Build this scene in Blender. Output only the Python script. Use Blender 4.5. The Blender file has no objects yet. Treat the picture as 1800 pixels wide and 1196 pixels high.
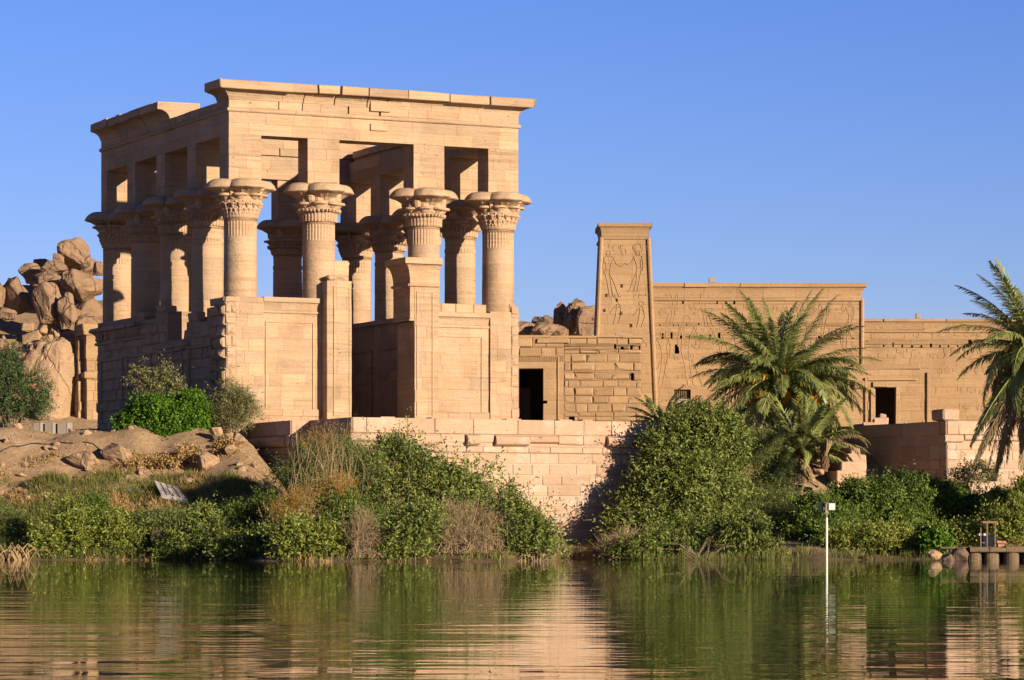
import bpy, math, random
import numpy as np
from mathutils import Vector, noise, Matrix
R = math.radians
rnd = random.Random(11)
scene = bpy.context.scene
col = scene.collection
# ------------------------------------------------------------------ camera
F, YH, CH = 5680.0, 935.0, 1.15          # focal length in photo pixels, horizon row, camera height
cam = bpy.data.cameras.new('camera'); cam.sensor_width = 36; cam.lens = F/1800*36
cam.shift_y = (YH-598)/1800; cam.clip_start = 0.5; cam.clip_end = 6000
camo = bpy.data.objects.new('camera', cam); col.objects.link(camo)
camo.location = (0, 0, CH); camo.rotation_euler = (R(90), 0, 0)
scene.camera = camo
# ------------------------------------------------------------------ sky, sun, exposure
SUN_AZ, SUN_EL = 44.8, 13.0              # degrees to the right of straight behind the camera
w = bpy.data.worlds.new('World'); scene.world = w; w.use_nodes = True
nt = w.node_tree; nt.nodes.clear()
out = nt.nodes.new('ShaderNodeOutputWorld'); bg = nt.nodes.new('ShaderNodeBackground')
sky = nt.nodes.new('ShaderNodeTexSky'); sky.sky_type = 'NISHITA'; sky.sun_disc = False
sky.sun_elevation = R(SUN_EL); sky.sun_rotation = R(180-SUN_AZ)
sky.altitude = 1200; sky.air_density = 1.0; sky.dust_density = 0.2; sky.ozone_density = 4.0
hs = nt.nodes.new('ShaderNodeHueSaturation'); hs.inputs['Saturation'].default_value = 1.09
hs.inputs['Hue'].default_value = 0.5
nt.links.new(sky.outputs[0], hs.inputs['Color'])
tc = nt.nodes.new('ShaderNodeTexCoord'); sx = nt.nodes.new('ShaderNodeSeparateXYZ'); nt.links.new(tc.outputs['Generated'], sx.inputs[0])
rp = nt.nodes.new('ShaderNodeValToRGB'); nt.links.new(sx.outputs[2], rp.inputs[0]); cr = rp.color_ramp   # the sky deepens with height
cr.elements[0].position = 0.0; cr.elements[0].color = (.96, .72, .84, 1); cr.elements[1].position = .9; cr.elements[1].color = (.30, .26, .40, 1)
for ps, cc in ((.17, (.80, .68, 1.0, 1)), (.35, (.50, .42, .62, 1))): el = cr.elements.new(ps); el.color = cc
ml = nt.nodes.new('ShaderNodeMix'); ml.data_type = 'RGBA'; ml.blend_type = 'MULTIPLY'; ml.inputs[0].default_value = 1
nt.links.new(hs.outputs[0], ml.inputs[6]); nt.links.new(rp.outputs[0], ml.inputs[7]); nt.links.new(ml.outputs[2], bg.inputs[0])
bg.inputs[1].default_value = 0.076
nt.links.new(bg.outputs[0], out.inputs[0])
S = Vector((math.sin(R(SUN_AZ))*math.cos(R(SUN_EL)), -math.cos(R(SUN_AZ))*math.cos(R(SUN_EL)), math.sin(R(SUN_EL))))
sl = bpy.data.lights.new('sun', 'SUN'); sl.energy = 5.0; sl.angle = R(0.5); sl.color = (1.0, 0.83, 0.62)
so = bpy.data.objects.new('sun', sl); col.objects.link(so); so.rotation_euler = S.to_track_quat('Z', 'Y').to_euler()
so.location = (60, -60, 60)
vs = scene.view_settings; vs.view_transform = 'Standard'; vs.look = 'None'; vs.gamma = 1; vs.exposure = 1.0
scene.cycles.max_bounces = 6; scene.cycles.diffuse_bounces = 3; scene.cycles.glossy_bounces = 3
scene.cycles.transparent_max_bounces = 4

def W(px, py, Y): return Vector(((px-900)/F*Y, Y, CH+(YH-py)/F*Y))
# ------------------------------------------------------------------ materials
class NT:
    def __init__(s, name):
        s.m = bpy.data.materials.new(name); s.m.use_nodes = True; s.t = s.m.node_tree; s.t.nodes.clear()
        s.o = s.n('OutputMaterial'); s.p = s.n('BsdfPrincipled'); s.l(s.p.outputs[0], s.o.inputs[0])
        s.p.inputs['Specular IOR Level'].default_value = 0.25
        s.pos = s.n('NewGeometry').outputs['Position']
    def n(s, k, **kw):
        x = s.t.nodes.new('ShaderNode'+k)
        for a, b in kw.items(): setattr(x, a, b)
        return x
    def l(s, a, b): s.t.links.new(a, b)
    def scale(s, v, src=None):
        x = s.n('VectorMath', operation='MULTIPLY'); s.l(src or s.pos, x.inputs[0]); x.inputs[1].default_value = v; return x.outputs[0]
    def noise(s, v, sc, det=4, rough=0.55, src=None):
        x = s.n('TexNoise'); s.l(s.scale(v, src), x.inputs['Vector']); x.inputs['Scale'].default_value = sc
        x.inputs['Detail'].default_value = det; x.inputs['Roughness'].default_value = rough; return x.outputs['Fac']
    def ramp(s, f, a, b, lo=0., hi=1.):
        x = s.n('MapRange'); s.l(f, x.inputs[0]); x.inputs[1].default_value = a; x.inputs[2].default_value = b
        x.inputs[3].default_value = lo; x.inputs[4].default_value = hi; return x.outputs[0]
    def math(s, op, a, b):
        x = s.n('Math', operation=op)
        for i, v in enumerate((a, b)):
            if isinstance(v, (int, float)): x.inputs[i].default_value = v
            else: s.l(v, x.inputs[i])
        return x.outputs[0]
    def mix(s, f, a, b, mode='MIX'):
        x = s.n('Mix', data_type='RGBA', blend_type=mode)
        if isinstance(f, (int, float)): x.inputs[0].default_value = f
        else: s.l(f, x.inputs[0])
        for i, v in ((6, a), (7, b)):
            if isinstance(v, tuple): x.inputs[i].default_value = (*v[:3], 1)
            else: s.l(v, x.inputs[i])
        return x.outputs[2]
    def attr(s, name): x = s.n('Attribute', attribute_name=name); return x.outputs['Fac']
    def mulc(s, c, f):
        x = s.n('VectorMath', operation='SCALE'); s.l(c, x.inputs[0]); s.l(f, x.inputs['Scale']); return x.outputs[0]
    def bump(s, h, dist, strength=1.0, prev=None):
        x = s.n('Bump'); x.inputs['Distance'].default_value = dist; x.inputs['Strength'].default_value = strength
        s.l(h, x.inputs['Height'])
        if prev is not None: s.l(prev, x.inputs['Normal'])
        return x.outputs[0]
    def fin(s, c, rough=0.9, normal=None):
        s.l(c, s.p.inputs['Base Color']); s.p.inputs['Roughness'].default_value = rough
        if normal is not None: s.l(normal, s.p.inputs['Normal'])
        return s.m

def stone(name, c1, c2, cd, strata=0.5, stain=0.3, bump=0.02, grain=14, pale=None):
    a = NT(name); t = a.attr('tint')
    hue = a.math('FRACT', a.math('MULTIPLY', t, 41.7), 0)
    c = a.mix(hue, c1, c2)
    bands = a.noise((0.35, 0.35, 9.0), 1.0, 5, 0.6)
    c = a.mix(a.math('MULTIPLY', a.ramp(bands, 0.45, 0.75), strata), c, cd)
    big = a.noise((1, 1, 0.7), 0.55, 5, 0.6)
    c = a.mix(a.math('MULTIPLY', a.ramp(big, 0.5, 0.72), stain), c, tuple(x*0.62 for x in cd))
    if pale: c = a.mix(a.math('MULTIPLY', a.ramp(a.noise((1, 1, 1), 1.1, 4), 0.52, 0.7), 0.6), c, pale)
    patch = a.ramp(a.noise((.6, .6, .9), .8, 3, .5), .48, .62)
    thin = a.ramp(a.noise((.35, .35, 9.0), 1.0, 4, .65), .5, .7, 0, .75)
    c = a.mix(a.math('MULTIPLY', a.math('MULTIPLY', patch, thin), min(1, strata*1.3)), c, tuple(x*.72 for x in cd))
    pit = a.ramp(a.noise((1, 1, 2.4), 3.4, 2, .5), .72, .75)
    pit = a.math('MULTIPLY', pit, patch); c = a.mix(a.math('MULTIPLY', pit, .8), c, tuple(x*.35 for x in cd))
    fine = a.noise((1, 1, 1.6), grain, 3, 0.7)
    c = a.mulc(c, a.math('MULTIPLY', t, a.ramp(fine, 0.3, 0.7, 0.9, 1.1)))
    b = a.bump(a.noise((1, 1, 2.5), 3.0, 6, 0.7), bump*2.2)
    b = a.bump(bands, bump, 1, b)
    b = a.bump(a.math('MULTIPLY', pit, -1), .06, 1, b)
    return a.fin(c, 0.93, b)
M = {}
M['kiosk'] = stone('kiosk_sandstone', (0.354, 0.256, 0.169), (0.420, 0.278, 0.169), (0.273, 0.164, 0.087), 0.5, 0.34, 0.03)
M['temple'] = stone('temple_sandstone', (0.324, 0.212, 0.114), (0.285, 0.181, 0.094), (0.233, 0.141, 0.071), 0.45, 0.3, 0.02, 10)
M['quay'] = stone('quay_sandstone', (0.385, 0.270, 0.186), (0.379, 0.241, 0.161), (0.321, 0.218, 0.128), 0.35, 0.22, 0.02, 12, (0.424, 0.353, 0.282))
M['mortar'] = stone('pale_mortar', (0.398, 0.334, 0.276), (0.398, 0.321, 0.257), (0.353, 0.276, 0.212), 0.2, 0.15, 0.01)
M['relief'] = stone('relief_stone', (0.264, 0.162, 0.084), (0.252, 0.156, 0.078), (0.192, 0.114, 0.057), 0.3, 0.3, 0.02, 10)
def rock(name, c1, c2, c3, sc=0.6, bd=0.05):
    a = NT(name); n = a.noise((1, 1, 1), sc, 6, 0.6); c = a.mix(a.ramp(n, 0.35, 0.65), c1, c2)
    v = a.noise((1, 1, 2.2), sc*3.1, 6, 0.65); c = a.mix(a.ramp(v, 0.52, 0.7, 0, .75), c, c3)
    c = a.mulc(c, a.ramp(a.noise((1, 1, 1), 9, 3, .7), .3, .7, .88, 1.12))
    vo = a.n('TexVoronoi', feature='DISTANCE_TO_EDGE'); ds = a.n('VectorMath', operation='ADD'); wv = a.n('TexNoise'); wv.inputs['Scale'].default_value = .6
    a.l(a.pos, wv.inputs['Vector']); a.l(a.pos, ds.inputs[0]); a.l(wv.outputs['Color'], ds.inputs[1]); a.l(a.scale((1, 1, .7), ds.outputs[0]), vo.inputs['Vector']); vo.inputs['Scale'].default_value = .38
    ck = a.ramp(vo.outputs['Distance'], 0, .016); c = a.mix(a.ramp(ck, 0, 1, .5, 1), tuple(x*.5 for x in c3), c)
    return a.fin(c, 0.92, a.bump(ck, bd*1.2, 1, a.bump(v, bd*2, 1, a.bump(a.noise((1, 1, 1), 4, 6, .6), bd*.5))))
M['granite'] = rock('brown_granite', (0.245, 0.155, 0.094), (0.187, 0.119, 0.072), (0.130, 0.083, 0.058), .5, .06)
M['darkrock'] = rock('dark_granite', (0.122, 0.086, 0.061), (0.166, 0.112, 0.076), (0.079, 0.058, 0.043), .5, .06)
M['sandrock'] = rock('pale_rock', (0.331, 0.223, 0.137), (0.288, 0.187, 0.108), (0.216, 0.137, 0.079), 1.1, .04)
M['concrete'] = rock('grey_concrete', (0.245, 0.209, 0.166), (0.202, 0.166, 0.130), (0.144, 0.115, 0.086), 1.5, .02)
M['mudconcrete'] = rock('stained_concrete', (0.151, 0.108, 0.065), (0.115, 0.079, 0.047), (0.065, 0.047, 0.025), 1.5, .02)
def ground():
    a = NT('bank_ground'); n = a.noise((1, 1, 1), .35, 6, .6); c = a.mix(a.ramp(n, .38, .62), (.40, .27, .155), (.315, .205, .11))
    v = a.noise((1, 1, 1), 2.3, 6, .7); c = a.mix(a.ramp(v, .5, .68, 0, .7), c, (0.184, 0.116, 0.065))
    c = a.mix(a.ramp(a.noise((1, 1, 1), 1.1, 4), .58, .66, 0, .55), c, (0.381, 0.279, 0.190))
    sx = a.n('SeparateXYZ'); a.l(a.pos, sx.inputs[0])
    wet = a.ramp(a.math('ADD', sx.outputs[2], a.math('MULTIPLY', v, .8)), .5, 1.3, 1, 0)
    c = a.mix(a.math('MULTIPLY', wet, .75), c, (.10, .075, .035))
    c = a.mulc(c, a.ramp(a.noise((1, 1, 1), 11, 4, .8), .32, .68, .78, 1.2))
    return a.fin(c, .95, a.bump(a.noise((1, 1, 1), 7, 6, .75), .09, 1, a.bump(v, .12)))
M['ground'] = ground()
def leaf(name, c1, c2, tr=.35, rough=.55, spec=.3):
    a = NT(name); t = a.attr('tint'); h = a.math('FRACT', a.math('MULTIPLY', t, 53.3), 0)
    c = a.mulc(a.mix(a.ramp(t, .6, 1.35), c1, c2), a.ramp(t, .5, 1.5, .62, 1.3)); a.fin(c, rough); a.p.inputs['Specular IOR Level'].default_value = spec
    tb = a.n('BsdfTranslucent'); a.l(c, tb.inputs[0]); mx = a.n('MixShader'); mx.inputs[0].default_value = tr
    a.l(a.p.outputs[0], mx.inputs[1]); a.l(tb.outputs[0], mx.inputs[2]); a.l(mx.outputs[0], a.o.inputs[0]); return a.m
M['vivid'] = leaf('vivid_leaf', (.05, .13, .008), (.11, .21, .015))
M['green'] = leaf('green_leaf', (.10, .145, .026), (.22, .25, .06))
M['olive'] = leaf('olive_leaf', (.13, .14, .055), (.24, .225, .09))
M['yellowgreen'] = leaf('yellow_green_leaf', (.14, .19, .028), (.27, .29, .06))
M['feather'] = leaf('tamarisk_leaf', (.11, .15, .04), (.20, .225, .07))
M['deep'] = leaf('deep_green_leaf', (.075, .135, .02), (.16, .22, .04))
M['oleander'] = leaf('oleander_leaf', (.06, .105, .035), (.11, .15, .055))
M['dry'] = leaf('dry_stem', (.30, .20, .10), (.40, .28, .15), .2, .8, .1)
M['twig'] = leaf('dry_twig', (.20, .14, .08), (.30, .22, .13), .1, .8, .1)
M['gold'] = leaf('golden_dry_leaf', (.30, .18, .04), (.38, .25, .07), .3, .8, .1)
M['grass'] = leaf('grass_blade', (.09, .12, .025), (.20, .20, .06), .35, .7, .15)
M['straw'] = leaf('dead_grass', (.42, .27, .10), (.33, .22, .10), .25, .8, .1)
M['palm'] = leaf('palm_leaflet', (.12, .165, .04), (.28, .30, .10), .35, .4, .5)
M['palmdry'] = leaf('dry_palm_leaflet', (.26, .19, .09), (.34, .25, .13), .2, .7, .2)
M['rachis'] = leaf('palm_rachis', (.24, .26, .07), (.30, .28, .10), .05, .5, .3)
M['pink'] = leaf('pink_petal', (.55, .12, .15), (.6, .22, .24), .4, .6, .1)
M['dates'] = leaf('orange_dates', (.62, .24, .015), (.72, .36, .03), .05, .4, .4)
def plain(name, c, rough=.7, metal=0, var=.2, sc=6):
    a = NT(name); n = a.noise((1, 1, 1), sc, 4); cc = a.mix(a.ramp(n, .35, .7, 0, var*2), c, tuple(x*.55 for x in c))
    a.p.inputs['Metallic'].default_value = metal; return a.fin(cc, rough, a.bump(n, .004))
M['bark'] = plain('grey_brown_bark', (.15, .105, .07), .9, 0, .4)
M['palmbark'] = plain('palm_bark', (.12, .075, .04), .95, 0, .45, 3)
M['white'] = plain('white_paint', (.52, .52, .50), .5, 0, .12)
M['black'] = plain('dark_panel', (.012, .014, .02), .3, 0, .1)
M['rust'] = plain('rusty_iron', (.22, .13, .085), .8, .2, .4, 14)
M['brick'] = plain('pink_stone', (.36, .19, .11), .85, 0, .25)
M['wood'] = plain('weathered_white_wood', (.40, .34, .30), .8, 0, .3, 9)
M['plastic'] = plain('pale_blue_plastic', (.36, .46, .50), .3, 0, .1)
M['hose'] = plain('black_hose', (.035, .03, .025), .6)
M['plaster'] = plain('pale_plaster', (.26, .22, .18), .9, 0, .15, 1.5)
M['shutter'] = plain('brown_slats', (.13, .085, .05), .8, 0, .3)
M['dark'] = plain('painted_shade', (.03, .022, .017), .95)  # near-black colour that paints in the shade of holes and the room
def water():
    a = NT('river_water')
    c = a.mix(.5, (.018, .026, .010), (.018, .026, .010)); a.fin(c, .006); a.p.inputs['IOR'].default_value = 1.33
    a.p.inputs['Specular IOR Level'].default_value = .5
    n1 = a.noise((.45, 1.0, 1), .9, 2, .4); n2 = a.noise((.34, 1.0, 1), 2.6, 2, .5); n3 = a.noise((.22, .42, 1), .55, 3, .55)
    b = a.bump(n3, WB[0]); b = a.bump(n1, WB[1], 1, b); b = a.bump(n2, WB[2], 1, b)
    a.l(b, a.p.inputs['Normal']); return a.m
WB = (.020, .0115, .0036)
M['water'] = water()

# ------------------------------------------------------------------ mesh building
def tint(a=.88, b=1.08): return rnd.uniform(a, b)
class MB:
    def __init__(s): s.v = []; s.f = []; s.t = []; s.mi = []; s.cm = 0
    def q(s, pts, t=1.0):
        i = len(s.v); s.v += [tuple(p) for p in pts]; s.f.append(tuple(range(i, i+len(pts)))); s.t.append(t); s.mi.append(s.cm)
    def mesh(s, vs, fs, t=1.0):
        i = len(s.v); s.v += [tuple(p) for p in vs]
        for k, f in enumerate(fs):
            s.f.append(tuple(i+j for j in f)); s.t.append(t[k] if isinstance(t, list) else t); s.mi.append(s.cm)
    def box(s, x0, x1, y0, y1, z0, z1, t=None, b=0, jit=0):
        t = tint() if t is None else t
        P = [(x, y, z) for z in (z0, z1) for y in (y0, y1) for x in (x0, x1)]
        if jit: P = [tuple(c+rnd.uniform(-jit, jit) for c in p) for p in P]
        if not b:
            s.mesh(P, [(0, 1, 3, 2), (4, 6, 7, 5), (0, 4, 5, 1), (2, 3, 7, 6), (0, 2, 6, 4), (1, 5, 7, 3)], t); return
        bv = []; idx = {}
        cx, cy, cz = (x0+x1)/2, (y0+y1)/2, (z0+z1)/2
        for k, p in enumerate(P):
            for ax in range(3):
                q = list(p)
                for o in range(3):
                    if o != ax: q[o] += b if q[o] < (cx, cy, cz)[o] else -b
                idx[k, ax] = len(bv); bv.append(q)
        fs = []
        for f, ax in (((0, 1, 3, 2), 2), ((4, 6, 7, 5), 2), ((0, 4, 5, 1), 1), ((2, 3, 7, 6), 1), ((0, 2, 6, 4), 0), ((1, 5, 7, 3), 0)):
            fs.append([idx[k, ax] for k in f])
        for k in range(8): fs.append([idx[k, 0], idx[k, 1], idx[k, 2]])
        for a_ in range(8):
            for ax in range(3):
                b_ = a_ | (1 << ax)
                if b_ == a_: continue
                o = [i for i in range(3) if i != ax]
                fs.append([idx[a_, o[0]], idx[b_, o[0]], idx[b_, o[1]], idx[a_, o[1]]])
        s.mesh(bv, fs, t)
    def tube(s, pts, rad, seg=6, t=1.0, cap=True):
        pts = [Vector(p) for p in pts]; n = len(pts); rad = rad if isinstance(rad, (list, tuple)) else [rad]*n
        vs = []
        for i, p in enumerate(pts):
            d = (pts[min(i+1, n-1)]-pts[max(i-1, 0)]).normalized()
            a = d.cross(Vector((0, 0, 1)) if abs(d.z) < .9 else Vector((0, 1, 0))).normalized(); b_ = d.cross(a)
            for k in range(seg):
                an = 2*math.pi*k/seg; vs.append(p+(a*math.cos(an)+b_*math.sin(an))*rad[i])
        fs = [(i*seg+k, i*seg+(k+1) % seg, (i+1)*seg+(k+1) % seg, (i+1)*seg+k) for i in range(n-1) for k in range(seg)]
        if cap: fs += [tuple(range(seg)), tuple(range((n-1)*seg, n*seg))]
        s.mesh(vs, fs, t)
    def lathe(s, prof, seg, cx=0, cy=0, mod=None, off=None, tf=None, a0=0, a1=2*math.pi):
        # prof: [(r,z)], mod(i,ang)->radius factor, off(i)->(dx,dy)
        vs = []
        for i, (r, z) in enumerate(prof):
            ox, oy = off(i) if off else (0, 0)
            for k in range(seg):
                an = a0+(a1-a0)*k/seg; rr = r*(mod(i, an) if mod else 1)
                vs.append((cx+ox+rr*math.cos(an), cy+oy+rr*math.sin(an), z))
        fs = []; ts = []
        for i in range(len(prof)-1):
            for k in range(seg):
                fs.append((i*seg+k, i*seg+(k+1) % seg, (i+1)*seg+(k+1) % seg, (i+1)*seg+k)); ts.append(tf(i, k) if tf else 1.0)
        s.mesh(vs, fs, ts)
    def build(s, name, mats, parent=None, smooth=False, jit=0):
        me = bpy.data.meshes.new(name)
        if jit: s.v = [tuple(np.array(p)+np.array(noise.noise_vector(Vector(p)*2.3))*jit) for p in s.v]
        me.from_pydata(s.v, [], s.f); 
        for m in (mats if isinstance(mats, list) else [mats]): me.materials.append(M[m])
        a = me.attributes.new('tint', 'FLOAT', 'FACE'); a.data.foreach_set('value', s.t)
        me.polygons.foreach_set('material_index', s.mi)
        if smooth: me.polygons.foreach_set('use_smooth', [True]*len(s.f))
        me.update()
        o = bpy.data.objects.new(name, me); col.objects.link(o)
        if parent: o.parent = parent
        return o
def tag(o, label=None, cat=None, group=None, kind=None):
    if label: o['label'] = label
    if cat: o['category'] = cat
    if group: o['group'] = group
    if kind: o['kind'] = kind
    return o
def empty(name, loc, rz=0, label=None, cat=None, group=None):
    o = bpy.data.objects.new(name, None); o.location = loc; o.rotation_euler = (0, 0, rz); o.empty_display_size = .3
    col.objects.link(o); return tag(o, label, cat, group)
def npmesh(name, V, Fq, T, mat, parent=None):
    me = bpy.data.meshes.new(name); nv, nf = len(V), len(Fq)
    me.vertices.add(nv); me.vertices.foreach_set('co', np.asarray(V, np.float32).ravel())
    me.loops.add(nf*4); me.loops.foreach_set('vertex_index', np.asarray(Fq, np.int32).ravel())
    me.polygons.add(nf); me.polygons.foreach_set('loop_start', np.arange(nf, dtype=np.int32)*4)
    a = me.attributes.new('tint', 'FLOAT', 'FACE'); a.data.foreach_set('value', np.asarray(T, np.float32))
    me.materials.append(M[mat]); me.update(calc_edges=True); me.validate()
    o = bpy.data.objects.new(name, me); col.objects.link(o)
    if parent: o.parent = parent
    return o

# masonry: courses of separate chamfered blocks standing proud of a backing
def masonry(mb, o, e1, n, wd, z0, z1, course=.5, L=(.8, 1.7), d=.03, gap=.012, bev=.014, holes=(), top=None,
            xl=None, xr=None, lean=0., rough=0., tt=(.85, 1.08), rr=None, dmax=.12):
    o = Vector(o); e1 = Vector(e1); n = Vector(n); up = Vector((0, 0, 1)); rr = rr or rnd
    P = lambda x, z, dd: o+e1*x+up*z+n*(dd-lean*(z-z0))
    z = z0; courses = []
    while z < z1-.02:
        c = (course if not callable(course) else course())*rr.uniform(.93, 1.07)
        zz = z+c
        if zz > z1-.45*c: zz = z1
        courses.append((z, zz)); z = zz
    for (a, b) in courses:
        zs = sorted({a, b} | {h for H in holes for h in (H[2], H[3]) if a+.001 < h < b-.001})
        xa = xl(a) if xl else 0.; xb = xr(a) if xr else wd
        xs = [xa]; 
        while xs[-1] < xb-.01:
            nx = xs[-1]+rr.uniform(*L)*(rr.uniform(.3, .8) if len(xs) == 1 else 1)
            xs.append(xb if nx > xb-L[0]*.45 else nx)
        for za, zb in zip(zs[:-1], zs[1:]):
            for x0, x1 in zip(xs[:-1], xs[1:]):
                segs = [(x0, x1)]
                for H in holes:
                    if H[2] < zb-.001 and H[3] > za+.001:
                        segs = [s_ for (p, q) in segs for s_ in ((p, min(q, H[0])), (max(p, H[1]), q)) if s_[1]-s_[0] > .004]
                for p, q in segs:
                    if top and zb > top((p+q)/2)+.02: continue
                    dd = d*rr.uniform(.75, 1.25); g = gap/2; t = rr.uniform(*tt); bb = min(bev, (q-p)*.2, (zb-za)*.2)
                    if rough and rr.random() < rough: dd = rr.uniform(d, dmax); bb = min(dd*.6, (q-p)*.25, (zb-za)*.3); j = dd*.3
                    else: j = d*.06
                    O = [P(p+g, za+g, 0), P(q-g, za+g, 0), P(q-g, zb-g, 0), P(p+g, zb-g, 0)]
                    Md = [P(p+g, za+g, dd-bb), P(q-g, za+g, dd-bb), P(q-g, zb-g, dd-bb), P(p+g, zb-g, dd-bb)]
                    I = [P(p+g+bb, za+g+bb, dd+rr.uniform(-j, j)), P(q-g-bb, za+g+bb, dd+rr.uniform(-j, j)),
                         P(q-g-bb, zb-g-bb, dd+rr.uniform(-j, j)), P(p+g+bb, zb-g-bb, dd+rr.uniform(-j, j))]
                    if rr.random() < rough*1.5+.03:
                        ci = rr.randrange(4); sx_ = 1 if ci in (0, 3) else -1; sz_ = 1 if ci < 2 else -1; cw = min(rr.uniform(.05, .22), (q-p)*.4); chh = min(rr.uniform(.04, .16), (zb-za)*.4)
                        I[ci] = I[ci]+e1*cw*sx_+up*chh*sz_; Md[ci] = Md[ci]-n*(dd-bb)*.95
                    fs = [(8, 9, 10, 11)]+[(i, (i+1) % 4, 4+(i+1) % 4, 4+i) for i in range(4)]+[(4+i, 4+(i+1) % 4, 8+(i+1) % 4, 8+i) for i in range(4)]
                    mb.mesh(O+Md+I, fs, t)
def backing(mb, o, e1, n, wd, z0, z1, thick, holes=(), t=.8):
    o = Vector(o); e1 = Vector(e1); n = Vector(n); up = Vector((0, 0, 1))
    xs = sorted({0., wd} | {h for H in holes for h in H[:2] if 0 < h < wd}); zs = sorted({z0, z1} | {h for H in holes for h in H[2:4] if z0 < h < z1})
    for a, b in zip(xs[:-1], xs[1:]):
        run = None; segs = []
        for c, d in zip(zs[:-1], zs[1:]):
            if any(H[0] < (a+b)/2 < H[1] and H[2] < (c+d)/2 < H[3] for H in holes): run = None; continue
            if run: run[1] = d
            else: run = [c, d]; segs.append(run)
        for c, d in segs:
            P = [o+e1*x+up*z-n*y for z in (c, d) for y in (0, thick) for x in (a, b)]
            mb.mesh(P, [(0, 1, 3, 2), (4, 6, 7, 5), (0, 4, 5, 1), (2, 3, 7, 6), (0, 2, 6, 4), (1, 5, 7, 3)], t)
X, Yv = Vector((1, 0, 0)), Vector((0, 1, 0))
def dressed(mb, x0, x1, y0, y1, z0, z1, course=.62, L=(.7, 1.5), d=.03, sides='fblr', **kw):
    mb.box(x0+d, x1-d, y0+d, y1-d, z0, z1, .82)
    if 'f' in sides: masonry(mb, (x0, y0+d, 0), X, -Yv, x1-x0, z0, z1, course, L, d, **kw)
    if 'b' in sides: masonry(mb, (x0, y1-d, 0), X, Yv, x1-x0, z0, z1, course, L, d, **kw)
    if 'l' in sides: masonry(mb, (x0+d, y0, 0), Yv, -X, y1-y0, z0, z1, course, L, d, **kw)
    if 'r' in sides: masonry(mb, (x1-d, y0, 0), Yv, X, y1-y0, z0, z1, course, L, d, **kw)
def extrude(mb, o, e1, n, l0, l1, prof, m0=0, m1=0, back=.6, blk=(1.0, 1.8), jit=.012, gap=.012, chip=0., tt=(.86, 1.08), crack=0.):
    gap0 = gap
    # prof: [(out, z)] bottom to top, run along e1 as separate blocks; m0/m1: mitre the ends outward
    o = Vector(o); e1 = Vector(e1); n = Vector(n); up = Vector((0, 0, 1)); xs = [l0]
    while xs[-1] < l1-.01:
        nx = xs[-1]+rnd.uniform(*blk)+(back if (len(xs) == 1 and m0) else 0); xs.append(l1 if nx > l1-(back if m1 else 0)-blk[0]*.6 else nx)
    for i, (a, b) in enumerate(zip(xs[:-1], xs[1:])):
        j = rnd.uniform(-jit, jit); jz = rnd.uniform(-jit, jit)*.6; f0 = m0 if i == 0 else 0; f1 = m1 if i == len(xs)-2 else 0
        gap = rnd.uniform(.06, .2) if crack and rnd.random() < crack else gap0
        ch = rnd.uniform(.1, .35) if rnd.random() < chip and not (f0 or f1) else 0
        A = [o+e1*(a+gap/2-f0*p[0])+n*(p[0]*(1-ch)+j)+up*(p[1]+jz) for p in prof]+[o+e1*(a+gap/2+f0*back)-n*back+up*(prof[-1][1]+jz), o+e1*(a+gap/2+f0*back)-n*back+up*prof[0][1]]
        ch = ch*rnd.uniform(.4, 1.3)
        B = [o+e1*(b-gap/2+f1*p[0])+n*(p[0]*(1-ch)+j)+up*(p[1]+jz) for p in prof]+[o+e1*(b-gap/2-f1*back)-n*back+up*(prof[-1][1]+jz), o+e1*(b-gap/2-f1*back)-n*back+up*prof[0][1]]
        m = len(A); mb.mesh(A+B, [tuple(range(m)), tuple(range(m, 2*m))]+[(k, (k+1) % m, m+(k+1) % m, m+k) for k in range(m)], rnd.uniform(*tt))
def cavetto(z0, z1, out, n=6, base=.0):
    return [(base+out*(1-math.cos(i/n*math.pi/2)), z0+(z1-z0)*math.sin(i/n*math.pi/2)) for i in range(n+1)]
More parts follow.
